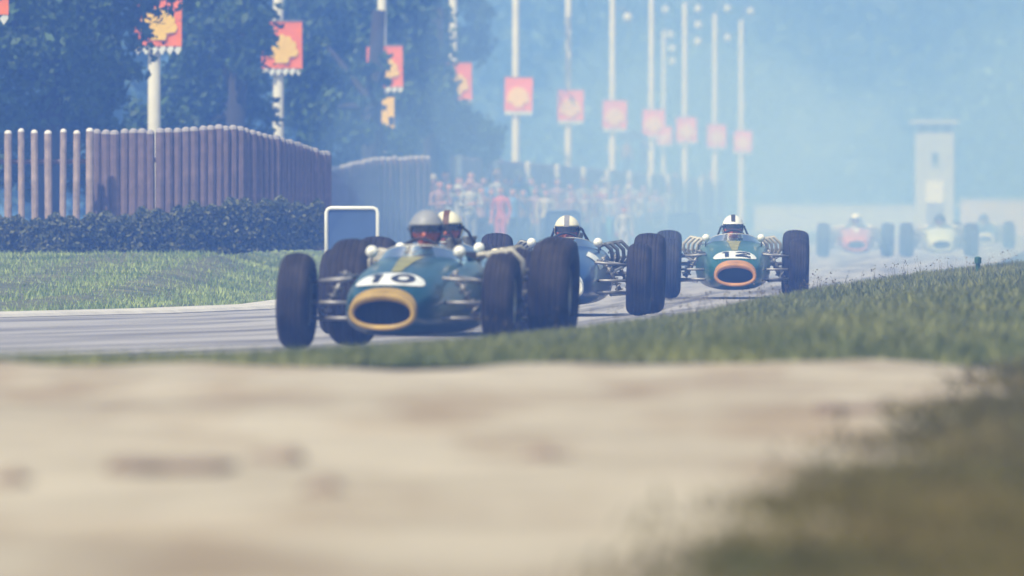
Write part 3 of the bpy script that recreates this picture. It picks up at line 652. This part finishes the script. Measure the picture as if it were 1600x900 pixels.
def stander(kind):
    bm = bmesh.new(); sp = .09 if kind != 2 else .13
    limb(bm, [(0, 0, .95), (0, .01, 1.12), (0, 0, 1.34)], [.135, .125, .145], 12); ball(bm, (0, 0, 1.40), (.20, .10, .08), 14, 9); limb(bm, [(0, 0, 1.44), (0, -.01, 1.52)], [.055, .05], 9)
    for s in (-1, 1):
        limb(bm, [(s * .085, 0, .93), (s * sp, -.02, .50), (s * sp, .02, .09)], [.095, .066, .045], 10); limb(bm, [(s * sp, .03, .05), (s * (sp + .02), -.15, .04)], [.045, .038], 8)
        if kind == 0: a = [(s * .20, 0, 1.39), (s * .26, .02, 1.12), (s * .25, -.08, .88)]
        elif kind == 1: a = [(s * .20, 0, 1.39), (s * .27, -.05, 1.15), (s * .05, -.22, 1.18)]
        else: a = [(s * .20, 0, 1.39), (s * .30, -.06, 1.20), (s * .10, -.17, 1.45)] if s > 0 else [(s * .20, 0, 1.39), (s * .27, .02, 1.13), (s * .16, -.12, .98)]
        limb(bm, a, [.058, .045, .032], 9); d_ = (Vector(a[2]) - Vector(a[1])).normalized(); hand(bm, a[2], d_, (0, -1, .2) if kind else (-s, 0, 0), s)
    head_parts(bm, (0, -.01, 1.63)); me = remesh(bm, 0.02, 2)
    def rule(p):
        if p.z > 1.50: return 3 if (p.z > 1.675 or (p.y > .02 and p.z > 1.56)) else 2
        if p.z < .07: return 4
        if p.z < .96 and not (abs(p.x) > .19): return 1
        if (kind == 0 and p.z < .90 and abs(p.x) > .19) or (kind == 1 and p.y < -.20) or (kind == 2 and p.y < -.15 and p.z > .9): return 2
        return 0
    assign(me, rule); return me
STAND = [stander(k) for k in range(3)]
def person(loc, kind, shirt, trou, label, rz=0.0, h=1.0, hat=None, group='spectators behind the low hedge'):
    o = mesh_obj('person', STAND[kind]); o.location = loc; o.rotation_euler = (0, 0, rz); o.scale = (h, h, h)
    with_mats(o, [M[shirt], M[trou], M['skin'], M['hair'], M['c_dark']])
    if hat:
        bm = bmesh.new(); r_ = lathe(bm, [(1.665, .15), (1.675, .15), (1.68, .10), (1.76, .09), (1.785, .03)], 14, 'Z'); bm.faces.new(r_[-1]); bmobj('hat', bm, M[hat], o, smooth=True)
    tag(o, label, 'person', group); return o
ORD = 'first second third fourth fifth sixth seventh eighth ninth tenth eleventh twelfth thirteenth fourteenth fifteenth sixteenth seventeenth eighteenth nineteenth twentieth'.split()
CROWD = [  # px, head top row, shirt, trousers, pose, hat
    (672, 300, 'c_cream', 'c_dark', 0, None), (687, 282, 'c_pink', 'c_navy', 1, None), (702, 284, 'c_grey', 'c_brown', 0, None), (716, 296, 'c_white', 'c_navy', 2, 'c_white'),
    (735, 281, 'c_white', 'c_grey', 1, 'c_pink'), (752, 300, 'c_pink', 'c_dark', 0, None), (768, 292, 'c_navy', 'c_dark', 1, None), (783, 300, 'c_red', 'c_red', 0, None),
    (801, 306, 'c_blue', 'c_dark', 2, None), (818, 298, 'c_brown', 'c_navy', 0, None), (836, 292, 'c_pink', 'c_grey', 1, None), (853, 302, 'c_cream', 'c_dark', 0, None),
    (893, 296, 'c_pink', 'c_navy', 2, None), (915, 300, 'c_khaki', 'c_dark', 1, None), (931, 305, 'c_brown', 'c_grey', 0, None), (948, 302, 'c_white', 'c_teal', 1, None),
    (962, 296, 'c_pink', 'c_navy', 0, None), (982, 290, 'c_pink', 'c_grey', 2, 'c_cream'), (1000, 298, 'c_cream', 'c_dark', 0, None), (1018, 304, 'c_grey', 'c_dark', 1, None)]
for k, (px, hy, sh, trs, kd, hat) in enumerate(CROWD):
    o_ = -11.6 + 0.9 * ((k * 37) % 10) / 10; Y = -o_ * S / (1717 - px); x = (px - 800) / S * Y; zt = CZ - (hy - HOR) / S * Y; hs = 0.96 + 0.08 * ((k * 53) % 7) / 7
    gz = left_z(x, Y); hs = max(0.72, min(1.08, (zt - gz) / 1.745))
    person((x, Y, gz), kd, sh, trs, 'spectator in %s top%s, %s from left in the crowd behind low hedge' % (sh[2:], ' and hat' if hat else '', ORD[k]), rng.normal() * .35 + .15, hs, hat)
BACK = ['c_brown', 'c_grey', 'c_cream', 'c_pink', 'c_blue', 'c_white', 'c_khaki', 'c_navy', 'c_teal', 'c_brown', 'c_pink', 'c_white', 'c_grey', 'c_red', 'c_cream', 'c_navy', 'c_white', 'c_khaki', 'c_pink', 'c_grey']
for k, sh in enumerate(BACK):
    px = 679 + k * 19.2 + (k * 29 % 7) - 3; Y = 12.35 * S / (1717 - px); x = (px - 800) / S * Y; gz = left_z(x, Y); hs = 0.84 + 0.13 * ((k * 41) % 9) / 9
    person((x, Y, gz), (k * 2 + 1) % 3, sh, ['c_dark', 'c_grey', 'c_navy'][k % 3], 'spectator in %s top, %s from left in the back row of the crowd' % (sh[2:], ORD[k]), rng.normal() * .4, hs, ['c_khaki', None, None, None, None, 'c_brown', None][k % 7], 'spectators in the back row along the fence')
c = at(975, 322, 236); person((c.x, 236, 0.02), 0, 'c_white', 'c_white', 'marshal in white overalls at the track edge in front of the crowd', .2, (c.z - .02) / 1.745, None, 'marshals beside the track')
hedge('low_hedge', [(640, 342, 392, 232), (760, 344, 390, 252), (880, 345, 388, 272), (985, 343, 384, 302), (1075, 342, 379, 345), (1140, 341, 374, 390)], 0.35, 16000, 0.075, 'low dark hedge in front of the crowd beyond the leading cars')
# viewing platform behind the fence
Yp = 392; c = at(982, 272, Yp); root = empty('viewing_platform', (c.x, Yp, 0)); hp = c.z
for k in range(7):
    bm = bmesh.new(); box(bm, (0, -.75 + .25 * k, hp - .03), (1.7, .235, .05)); bmobj('plank', bm, M['wood'], root)
for x in (-.78, .78):
    for y in (-.8, .8):
        bm = bmesh.new(); box(bm, (x, y, (hp - .06) / 2), (.09, .09, hp - .06)); bmobj('leg', bm, M['wood'], root)
bm = bmesh.new(); tube(bm, [(-.78, -.84, .3), (.78, -.84, hp - .2)], .03, 6); bmobj('brace', bm, M['wood'], root); tag(root, 'wooden viewing platform above the fence beside the third clear post', 'platform')
G = 'spectators standing on the viewing platform'
person((c.x - .50, Yp, hp), 1, 'c_white', 'c_brown', 'spectator in white on the left of the viewing platform', .2, .62, 'c_cream', G)
person((c.x - .05, Yp - .2, hp), 0, 'c_pink', 'c_navy', 'spectator in pink in the middle of the viewing platform', .1, .58, None, G)
person((c.x + .48, Yp, hp), 2, 'c_navy', 'c_dark', 'spectator in navy on the right of the viewing platform', -.2, .64, None, G)
um = empty('umbrella', (c.x + .12, Yp + .25, hp)); bm = bmesh.new(); ri = lathe(bm, [(1.05, .52), (1.20, .42), (1.30, .24), (1.35, .02)], 8, 'Z'); bmobj('canopy', bm, M['c_navy'], um)
bm = bmesh.new(); tube(bm, [(0, 0, 0), (0, 0, 1.38)], .014, 6); bmobj('shaft', bm, M['steel'], um); tag(um, 'dark navy umbrella over the viewing platform', 'umbrella')
for px, hy, sh, lab in ((1056, 268, 'c_cream', 'spectator in cream peering over the fence below the fifth clear post'), (1100, 272, 'c_white', 'spectator in white peering over the fence left of the sixth clear post'), (1112, 266, 'c_pink', 'spectator in pink peering over the fence at the sixth clear post')):
    Y = 14.3 * S / (1717 - px); x = (px - 800) / S * Y; zt = CZ - (hy - HOR) / S * Y; bm = bmesh.new(); box(bm, (0, 0, .3), (.5, .4, .6)); bmesh.ops.bevel(bm, geom=list(bm.edges), offset=.015, segments=1, affect='EDGES')
    o = bmobj('crate', bm, M['wood']); o.location = (x, Y, 0); tag(o, 'wooden crate under the ' + lab.split(' peering')[0] + ' at the fence', 'crate', 'crates stood on behind the fence')
    person((x, Y, .6), 0, sh, 'c_dark', lab, .1, (zt - .6) / 1.745, None, 'spectators peering over the fence')

# ------------------------------------------------------------------ racing cars
TAB = [(-0.74, .200, .350, .140, 2.15), (-0.62, .236, .393, .118, 2.4), (-0.45, .276, .440, .098, 2.7), (-0.25, .303, .480, .092, 2.85), (0.0, .322, .518, .088, 2.9), (0.3, .342, .560, .085, 2.85),
       (0.6, .362, .588, .085, 2.7), (0.85, .375, .612, .085, 2.8), (1.1, .385, .625, .085, 2.9), (1.4, .388, .622, .085, 2.9), (1.58, .375, .580, .088, 2.8), (1.75, .33, .50, .095, 2.5), (2.05, .26, .40, .12, 2.3), (2.45, .17, .36, .16, 2.2)]
def sect(y):
    a = lerp_tab(TAB, y - .03); b = lerp_tab(TAB, y + .03); return [(p + q) / 2 for p, q in zip(a, b)]
def body_pt(y, th, grow=0.0):
    hw, zt, zb, e = sect(y); zm = zb + (zt - zb) * .45; c, s = math.cos(th), math.sin(th)
    x = (hw + grow) * math.copysign(abs(c) ** (2 / e), c); h = (zt - zm if s >= 0 else zm - zb) + grow
    return Vector((x, y, zm + h * math.copysign(abs(s) ** (2 / e), s)))
def surf_z(x, y, grow=0.0):
    hw, zt, zb, e = sect(y); zm = zb + (zt - zb) * .45; q = min(1, abs(x) / (hw + grow)); return zm + (zt - zm + grow) * max(0, 1 - q ** e) ** (1 / e)
NTH = 40
def ring_loft(bm, rows, closed=True, mi=0):
    vr = [[bm.verts.new(p) for p in r] for r in rows]
    for a, b in zip(vr, vr[1:]):
        n = len(a)
        for k in range(n if closed else n - 1): bm.faces.new((a[k], a[(k + 1) % n], b[(k + 1) % n], b[k])).material_index = mi
    return vr
def body_meshes():
    ths = [2 * math.pi * k / NTH for k in range(NTH)]; out = {}
    bm = bmesh.new(); ysl = [-.74, -.70, -.62, -.54, -.45, -.35, -.25, -.12, 0, .15, .3, .45, .6, .72, .8, .88, 1.0, 1.15, 1.3, 1.42, 1.5, 1.58, 1.66, 1.75, 1.9, 2.05, 2.25, 2.45]
    vr = ring_loft(bm, [[body_pt(y, t) for t in ths] for y in ysl]); bm.faces.new(vr[-1])
    kill = []
    for f in bm.faces:
        c = f.calc_center_median(); 
        if .80 < c.y < 1.42 and c.z > .5 and abs(c.x) < .30: kill.append(f)
    bmesh.ops.delete(bm, geom=kill, context='FACES'); bmesh.ops.solidify(bm, geom=list(bm.faces), thickness=-0.006); out['body'] = bm
    bm = bmesh.new(); ring_loft(bm, [[body_pt(y, t, -.03) for t in ths if math.sin(t) < .72] for y in (.3, .6, .8, 1.0, 1.2, 1.42, 1.5)], closed=False)   # tub lining
    box(bm, (0, 1.50, .38), (.56, .05, .48)); out['cockpit_lining'] = bm
    bm = bmesh.new(); rows = []                                                    # rolled coloured lip and its band running back over the nose
    for d_, gr in ((1.0, .006), (.66, .007), (.33, .007), (0, .008)):
        rows.append([body_pt(-.738 + (.040 + .080 * max(0, math.sin(t)) ** 1.6) * d_, t, gr) for t in ths])
    for fr in ((-.752, 1.0, .99), (-.756, .96, .92), (-.754, .91, .79), (-.735, .85, .66)):
        rows.append([Vector((p.x * fr[1], fr[0], .228 + (p.z - .228) * fr[2])) for p in (body_pt(-.74, t, .008) for t in ths)])
    ring_loft(bm, rows); out['nose_ring'] = bm; lip = rows[-1]
    bm = bmesh.new(); r2 = [lip] + [[Vector((p.x * k, yv, .25 + (p.z - .25) * k)) for p in lip] for k, yv in ((1.0, -.68), (1.02, -.55))]; ring_loft(bm, r2); out['intake_duct'] = bm
    bm = bmesh.new(); vs_ = [bm.verts.new(Vector((p.x * 1.02, -.56, .25 + (p.z - .25) * 1.02))) for p in lip]; bm.faces.new(vs_)
    for k in range(-4, 5): box(bm, (k * .042, -.572, .25), (.006, .01, .15))
    out['radiator'] = bm
    return out
def poly_patch(polys, grow, cy_=-.42):
    """plan polygons laid on the nose, gridded so they follow its curve"""
    bm = bmesh.new()
    for poly in polys:
        vs_ = [bm.verts.new((x, y, 0)) for x, y in poly]; f = bm.faces.new(vs_)
    bmesh.ops.triangulate(bm, faces=bm.faces)
    for _ in range(2): bmesh.ops.subdivide_edges(bm, edges=[e for e in bm.edges if e.calc_length() > .03], cuts=1, use_grid_fill=True)
    bmesh.ops.triangulate(bm, faces=bm.faces)
    for q in bm.verts: q.co.z = surf_z(q.co.x, q.co.y, grow) + .001
    return bm
PCX, PCY, PRX, PRY = 0.0, -.385, .222, .175
def plate_poly(): return [[(PCX + PRX * math.cos(R(a)), PCY + PRY * math.sin(R(a))) for a in range(0, 360, 10)]]
def digit(ch, cx, w_=.155, h_=.235, t=.042):
    # upper side of the figure lies towards the cockpit (+y); local polygons as quads
    x0, x1, y0, y1 = cx - w_ / 2, cx + w_ / 2, PCY - h_ / 2, PCY + h_ / 2
    def ringp(cxx, cyy, rx, ry, a0, a1, n=16):
        P = []
        for k in range(n):
            a, b = R(a0 + (a1 - a0) * k / n), R(a0 + (a1 - a0) * (k + 1) / n)
            P.append([(cxx + rx * math.cos(a), cyy + ry * math.sin(a)), (cxx + rx * math.cos(b), cyy + ry * math.sin(b)), (cxx + (rx - t) * math.cos(b), cyy + (ry - t * 1.5) * math.sin(b)), (cxx + (rx - t) * math.cos(a), cyy + (ry - t * 1.5) * math.sin(a))])
        return P
    if ch == '0': return ringp(cx, PCY, w_ / 2, h_ / 2, 0, 360, 24)
    if ch == '1': return [[(cx - t / 2, y0), (cx + t / 2, y0), (cx + t / 2, y1), (cx - t / 2, y1)], [(cx - t / 2 - .035, y1 - .05), (cx - t / 2, y1 - .06), (cx - t / 2, y1), (cx - t / 2 - .005, y1)]]
    if ch == '2': return ringp(cx, y1 - h_ * .30, w_ / 2, h_ * .30, 170, -40, 12) + [[(x1 - t * .7, PCY - .005), (x1 - t * 1.5, PCY + .03), (x0, y0 + t * 1.6), (x0 + t * 1.4, y0 + t * 1.4)], [(x0, y0), (x1, y0), (x1, y0 + t * 1.6), (x0, y0 + t * 1.6)]]
    if ch == '4': return [[(x1 - t * 1.4, y0), (x1 - t * .4, y0), (x1 - t * .4, y1), (x1 - t * 1.4, y1)], [(x0, y0 + .06), (x1, y0 + .06), (x1, y0 + .11), (x0, y0 + .11)], [(x0, y0 + .11), (x0 + t * 1.3, y0 + .11), (x1 - t * 1.4, y1), (x1 - t * 1.4, y1 - .06)]]
    return []
def tyre_meshes():
    out = {}
    for nm, r, w_, rim in (('front', .31, .20, .17), ('rear', .352, .265, .185)):
        h = w_ / 2; prof = [(-h * .74, rim), (-h * .95, rim + .03), (-h * 1.04, (r + rim) / 2), (-h * .98, r - .045), (-h * .84, r - .026), (-h * .66, r - .012)]
        for gx in (-.42, -.1, .22, .5): rr_ = r - .022 * abs(gx) ** 1.6; prof += [(h * gx - .005, rr_), (h * gx - .003, rr_ - .0035), (h * gx + .003, rr_ - .0035), (h * gx + .005, rr_)]
        prof += [(-a, q) for a, q in prof[:6][::-1]]; prof += [(h * .60, rim - .01), (-h * .60, rim - .01), prof[0]]
        bm = bmesh.new(); lathe(bm, prof, 56); bmesh.ops.recalc_face_normals(bm, faces=bm.faces); me = bpy.data.meshes.new('tyre'); bm.to_mesh(me); bm.free(); me.materials.append(M['tyre']); me.polygons.foreach_set('use_smooth', [True] * len(me.polygons)); out[nm + 'T'] = me
        bm = bmesh.new(); lathe(bm, [(-h * .72, rim), (-h * .72, rim - .018), (-h * .5, rim - .028), (h * .5, rim - .028), (h * .72, rim - .018), (h * .72, rim)], 40)
        lathe(bm, [(.03, .0), (.045, .045), (.03, .065), (.015, .066)], 24)
        for k in range(6):
            a = k * math.pi / 3; tube(bm, [(.02, math.cos(a) * .05, math.sin(a) * .05), (.012, math.cos(a) * (rim - .02), math.sin(a) * (rim - .02))], [.03, .022], 6)
        lathe(bm, [(.045, .03), (.085, .022), (.085, 0)], 12)
        bmesh.ops.recalc_face_normals(bm, faces=bm.faces); me = bpy.data.meshes.new('rim'); bm.to_mesh(me); bm.free(); me.materials.append(M['rim']); out[nm + 'R'] = me
        bm = bmesh.new(); lathe(bm, [(-.075, .0), (-.075, .125), (-.062, .125), (-.062, .05), (.02, .05), (.02, 0)], 28); box(bm, (-.06, -.02, 0), (.06, .07, .26)); bmesh.ops.recalc_face_normals(bm, faces=bm.faces)
        me = bpy.data.meshes.new('wheel'); bm.to_mesh(me); bm.free(); me.materials.append(M['disc']); out[nm + 'W'] = me
    return out
TY = tyre_meshes(); BODY = {}
for nm, bm in body_meshes().items():
    bmesh.ops.recalc_face_normals(bm, faces=bm.faces); me = bpy.data.meshes.new(nm); bm.to_mesh(me); bm.free()
    me.polygons.foreach_set('use_smooth', [nm not in ('radiator',)] * len(me.polygons)); BODY[nm] = me
def coil(bm, a, b, r, n=6, wr=.006):
    a, b = Vector(a), Vector(b); t = (b - a).normalized(); u = t.orthogonal().normalized(); w_ = t.cross(u); N = n * 10
    tube(bm, [a + (b - a) * (k / N) + (u * math.cos(2 * math.pi * k / 10) + w_ * math.sin(2 * math.pi * k / 10)) * r for k in range(N + 1)], wr, 5)
TFX, TRX, WB = .66, .665, 2.38
def static_parts():
    P = []
    for s in (-1, 1):
        for nm, pts in (('upper_wishbone', [[(s * .56, 0, .43), (s * .29, -.10, .455)], [(s * .56, 0, .43), (s * .30, .20, .47)]]), ('lower_wishbone', [[(s * .56, 0, .20), (s * .27, -.14, .20)], [(s * .56, 0, .20), (s * .30, .26, .19)]]),
                        ('track_rod', [[(s * .55, -.10, .30), (s * .28, -.10, .30)]]), ('radius_rod', [[(s * .54, WB - .05, .46), (s * .37, 1.35, .36)], [(s * .54, WB - .05, .18), (s * .37, 1.35, .17)]]),
                        ('rear_wishbone', [[(s * .56, WB, .17), (s * .12, WB - .12, .19)], [(s * .56, WB, .17), (s * .12, WB + .16, .19)], [(s * .55, WB, .50), (s * .14, WB, .47)]]), ('drive_shaft', [[(s * .56, WB, .35), (s * .12, WB, .34)]])):
            bm = bmesh.new()
            for q in pts: tube(bm, q, .020 if nm == 'drive_shaft' else .0125, 8)
            P.append((nm, bm, M['steel']))
        for nm, a, b in (('front_spring', (s * .50, .02, .22), (s * .345, .05, .50)), ('rear_spring', (s * .50, WB + .02, .22), (s * .32, WB - .02, .58))):
            bm = bmesh.new(); coil(bm, a, b, .032); tube(bm, [a, b], .016, 8); P.append((nm, bm, M['steel']))
        for k in range(4):
            y = 1.72 + k * .115; bm = bmesh.new()
            tube(bm, [(s * .19, y, .55), (s * .27, y - .01, .60), (s * (.31 + .042 * k), y - .02, .605 + .008 * k), (s * (.36 + .048 * k), y, .56), (s * (.37 + .045 * k), y + .03, .49), (s * (.36 + .03 * k), y + .12, .42), (s * .34, y + .40, .40)], .0175, 9); P.append(('exhaust_pipe', bm, M['pipe']))
        bm = bmesh.new(); tube(bm, [(s * .34, 2.2, .40), (s * .28, 2.45, .40), (s * .22, 2.95, .42)], [.035, .042, .048], 10); P.append(('tail_pipe', bm, M['pipe']))
        for k in range(4):
            bm = bmesh.new(); lathe(bm, [(.56, .022), (.66, .022), (.70, .034), (.705, .036), (.70, .026)], 10, 'Z', (s * .075, 1.74 + k * .12, 0)); P.append(('intake_trumpet', bm, M['steel']))
        bm = bmesh.new(); lathe(bm, [(-.030, .004), (-.026, .021), (-.011, .037), (.010, .041), (.018, .040)], 16, 'Y', (s * .285, .70, .622)); P.append(('mirror', bm, M['chrome']))
        bm = bmesh.new(); tube(bm, [(s * .285, .715, .60), (s * .29, .74, .555), (s * .29, .75, .52)], .008, 6); P.append(('mirror_stalk', bm, M['steel']))
    bm = bmesh.new(); box(bm, (0, 1.92, .40), (.30, .56, .26)); box(bm, (-.15, 1.92, .52), (.13, .54, .12), 0); box(bm, (.15, 1.92, .52), (.13, .54, .12), 0); box(bm, (0, 2.35, .32), (.22, .50, .24)); bmesh.ops.bevel(bm, geom=list(bm.edges), offset=.02, segments=2, affect='EDGES'); P.append(('engine', bm, M['engine']))
    bm = bmesh.new(); tube(bm, [(-.17, 1.50, .48), (-.15, 1.48, .66), (-.12, 1.47, .735), (-.06, 1.47, .775), (0, 1.47, .785), (.06, 1.47, .775), (.12, 1.47, .735), (.15, 1.48, .66), (.17, 1.50, .48)], .011, 8); tube(bm, [(.13, 1.475, .71), (.22, 1.72, .54)], .009, 7); P.append(('roll_bar', bm, M['black']))
    bm = bmesh.new(); N = 28; tube(bm, [(math.cos(2 * math.pi * k / N) * .155, .90 + math.sin(2 * math.pi * k / N) * .045, .555 + math.sin(2 * math.pi * k / N) * .148) for k in range(N + 1)], .011, 7, cap=False)
    tube(bm, [(-.15, .90, .555), (.15, .90, .555)], .008, 6); tube(bm, [(0, .90, .555), (0, .55, .46)], .012, 7); P.append(('steering_wheel', bm, M['black']))
    v, f = [], []; nx, nz = 22, 4
    for i in range(nx + 1):
        u = -1 + 2 * i / nx; x = u * .292; y = .66 + .30 * abs(u) ** 2.6
        for j in range(nz + 1):
            t = j / nz; v.append((x * (1 - .10 * t), y + .045 * t, surf_z(x, y, -.004) + .075 * t * (1 - .45 * abs(u) ** 3)))
    for i in range(nx):
        for j in range(nz): q = i * (nz + 1) + j; f.append((q, q + 1, q + nz + 2, q + nz + 1))
    return P, (v, f)
SP, SCR = static_parts(); STAT = []
for nm, bm, m in SP:
    bmesh.ops.recalc_face_normals(bm, faces=bm.faces); me = bpy.data.meshes.new(nm); bm.to_mesh(me); bm.free(); me.materials.append(m); me.polygons.foreach_set('use_smooth', [nm != 'engine'] * len(me.polygons)); STAT.append((nm, me))
me = bpy.data.meshes.new('windscreen'); me.from_pydata(SCR[0], [], SCR[1]); me.materials.append(M['screen']); me.polygons.foreach_set('use_smooth', [True] * len(me.polygons)); STAT.append(('windscreen', me))
bm = bmesh.new(); tube(bm, [Vector(SCR[0][i * 5 + 4]) for i in range(23)], .0035, 6); me = bpy.data.meshes.new('screen_rim'); bm.to_mesh(me); bm.free(); me.materials.append(M['chrome']); SRIM = me
CARS = {}
def car(loc, yaw, paint, ring, number, label, steer=0.0, group='open wheeled racing cars on the track', stripe=None, side_panel=False, cowl=None, pipes=None):
    root = empty('racing_car', loc, yaw)
    def put(nm, me, ms=None, par=root):
        o = mesh_obj(nm, me, par)
        if ms: with_mats(o, ms)
        return o
    b = put('body', BODY['body'], [paint]); put('cockpit_lining', BODY['cockpit_lining'], [M['dark']]); nr = put('nose_ring', BODY['nose_ring'], [ring]); put('intake_duct', BODY['intake_duct'], [M['dark']], nr); put('radiator', BODY['radiator'], [M['black']], nr)
    if number:
        pl = bmobj('number_plate', poly_patch(plate_poly(), .004), M['white'], root, smooth=True); n = len(number); 
        for k, ch in enumerate(number):
            cx = (k - (n - 1) / 2) * .165 + (.0 if n > 1 else 0); bmobj('digit', poly_patch(digit(ch, cx), .008), M['digit'], pl)
    if stripe: bmobj('nose_stripe', poly_patch([[(-.10, -.58), (.10, -.58), (.12, -.1), (.12, .5), (-.12, .5), (-.12, -.1)]], .003), stripe, root, smooth=True)
    if cowl: bmobj('cowl_stripe_or_highlight', poly_patch([[(-.03, -.16), (.03, -.16), (.05, .2), (.075, .60), (-.075, .60), (-.05, .2)]], .003), cowl, root, smooth=True)  # gold stripe on the numbered cars, painted highlight on the orange red one
    if side_panel:
        v, f = [], []
        for i in range(9):
            for j in range(7): v.append(body_pt(.10 + .30 * i / 8, R(16 + 44 * j / 6), .004))
        for i in range(8):
            for j in range(6): q = i * 7 + j; f.append((q, q + 1, q + 8, q + 7))
        pn = pyobj('number_panel', v, f, M['white'], root, smooth=True)
    for nm, me in STAT: 
        o = put(nm, me)
        if pipes and nm in ('exhaust_pipe', 'tail_pipe'): with_mats(o, [pipes])
        if nm == 'windscreen': put('screen_rim', SRIM, None, o)
    for fr, y, r, tx in (('front', 0, .31, TFX), ('rear', WB, .352, TRX)):
        for s in (-1, 1):
            wv = put('wheel', TY[fr + 'W']); wv.location = (s * tx, y, r); wv.rotation_euler = (0, R(1.5) * s, (steer if fr == 'front' else 0) + (math.pi if s < 0 else 0))
            put('tyre', TY[fr + 'T'], None, wv); put('rim', TY[fr + 'R'], None, wv)
    tag(root, label, 'racing car', group); return root
Z0 = 0.002
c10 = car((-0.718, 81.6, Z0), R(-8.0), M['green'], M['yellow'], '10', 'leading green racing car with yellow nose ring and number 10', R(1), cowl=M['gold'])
driver(c10, M['ovl_b'], M['silver'], None, 'driver in a silver grey helmet in the car numbered 10', peak=M['silver'])
c2 = car((-0.60, 91.3, Z0), R(-6.5), M['pale'], M['white'], '', 'pale racing car almost hidden right behind the leading car', R(1), pipes=M['rim'])
driver(c2, M['ovl_w'], M['cream'], M['brown'], 'driver in a cream helmet looking past the leading car', peak=None)
c3 = car((0.42, 108.9, Z0), R(-2.6), M['blue'], M['white'], '', 'blue racing car with white number panel behind the rear wheel of the leader', R(1), side_panel=True, pipes=M['engine'])
driver(c3, M['ovl_w'], M['cream'], M['c_grey'], 'driver in a cream helmet with grey stripe in the blue car', drop=.035)
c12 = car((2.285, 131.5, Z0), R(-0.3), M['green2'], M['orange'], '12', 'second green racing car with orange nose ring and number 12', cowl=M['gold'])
driver(c12, M['ovl_w'], M['white'], M['c_dark'], 'driver in a white helmet with dark stripe in the car numbered 12', peak=M['white'], drop=.03)
cA = car((7.05, 262, Z0), R(-1.0), M['red'], M['red'], '', 'orange red racing car far off in the haze, left of the distant pair', cowl=M['white'])  # white on the cowl paints in the bright highlight along its top
driver(cA, M['ovl_w'], M['white'], None, 'driver in a white helmet in the distant orange red car')
cB = car((8.75, 261, Z0), R(-0.6), M['offwhite'], M['offwhite'], '', 'cream white racing car far off in the haze right of the orange red one')
driver(cB, M['c_dark'], M['c_dark'], None, 'driver in a dark helmet in the distant cream car')
cC = car((12.05, 326, Z0), R(-0.6), M['navy'], M['white'], '', 'dark blue racing car farthest back, partly behind the cream car')
driver(cC, M['c_dark'], M['c_navy'], None, 'driver in a dark helmet in the farthest car')

# ------------------------------------------------------------------ the air: haze over the place, tyre smoke over the straight
def vol_mat(name, col, dens, an=0.0):
    m = bpy.data.materials.new(name); m.use_nodes = True; n = m.node_tree.nodes; n.remove(n['Principled BSDF'])
    p = n.new('ShaderNodeVolumePrincipled'); p.inputs['Color'].default_value = (*col, 1); p.inputs['Density'].default_value = dens; p.inputs['Anisotropy'].default_value = an; p.inputs['Absorption Color'].default_value = (0.84, 0.96, 1, 1)
    p.inputs['Density Attribute'].default_value = ''; p.inputs['Color Attribute'].default_value = ''; p.inputs['Temperature Attribute'].default_value = ''
    m.node_tree.links.new(p.outputs[0], n['Material Output'].inputs['Volume']); m.cycles.homogeneous_volume = True; return m
bm = bmesh.new(); box(bm, (0, 720, 13.0), (1420, 1580, 29.0)); hz = bmobj('haze', bm, vol_mat('haze_air', HAZE_C, HAZE_D)); tag(hz, 'pale blue haze filling the air', 'haze', kind='stuff')
SM = vol_mat('tyre_smoke', SMOKE_C, SMOKE_D); bm = bmesh.new()
bmesh.ops.create_icosphere(bm, subdivisions=5, radius=1)
for q in bm.verts:
    k = 1 + .06 * math.sin(q.co.x * 7) + .06 * math.sin(q.co.y * 9 + q.co.z * 6); q.co *= k
    q.co = Vector((q.co.x * 8.5, q.co.y * 80, q.co.z * 4.6)); q.co.z = max(q.co.z, -1.35)
o = bmobj('tyre_smoke', bm, SM, smooth=True); o.location = (7.2, 216, 1.4); o.rotation_euler = (0, 0, -math.atan(K)); tag(o, 'blue tyre smoke hanging over the straight behind the leaders', 'smoke', kind='stuff')
PUFF = vol_mat('thin_tyre_smoke', (0.46, 0.72, 1.0), 0.0058)
for k, (x, y, z, rx, ry, rz, lab) in enumerate(((1.9, 156, 1.1, 3.4, 27, 1.8, 'drifting puff of tyre smoke behind the blue car'), (9.4, 222, 1.6, 4.5, 32, 2.6, 'pale bank of tyre smoke in front of the distant cars'), (4.2, 268, 2.6, 4.0, 38, 3.0, 'thin bank of smoke in front of the crowd'))):
    bm = bmesh.new(); bmesh.ops.create_icosphere(bm, subdivisions=4, radius=1)
    for q in bm.verts:
        q.co *= 1 + .13 * math.sin(q.co.x * 5 + k) + .12 * math.sin(q.co.z * 6 + q.co.y * 4 + k * 2); q.co = Vector((q.co.x * rx, q.co.y * ry, q.co.z * rz)); q.co.z = max(q.co.z, .06 - z)
    o = bmobj('smoke_puff', bm, PUFF, smooth=True); o.location = (x, y, z); o.rotation_euler = (0, 0, -math.atan(K)); tag(o, lab, 'smoke', kind='stuff')
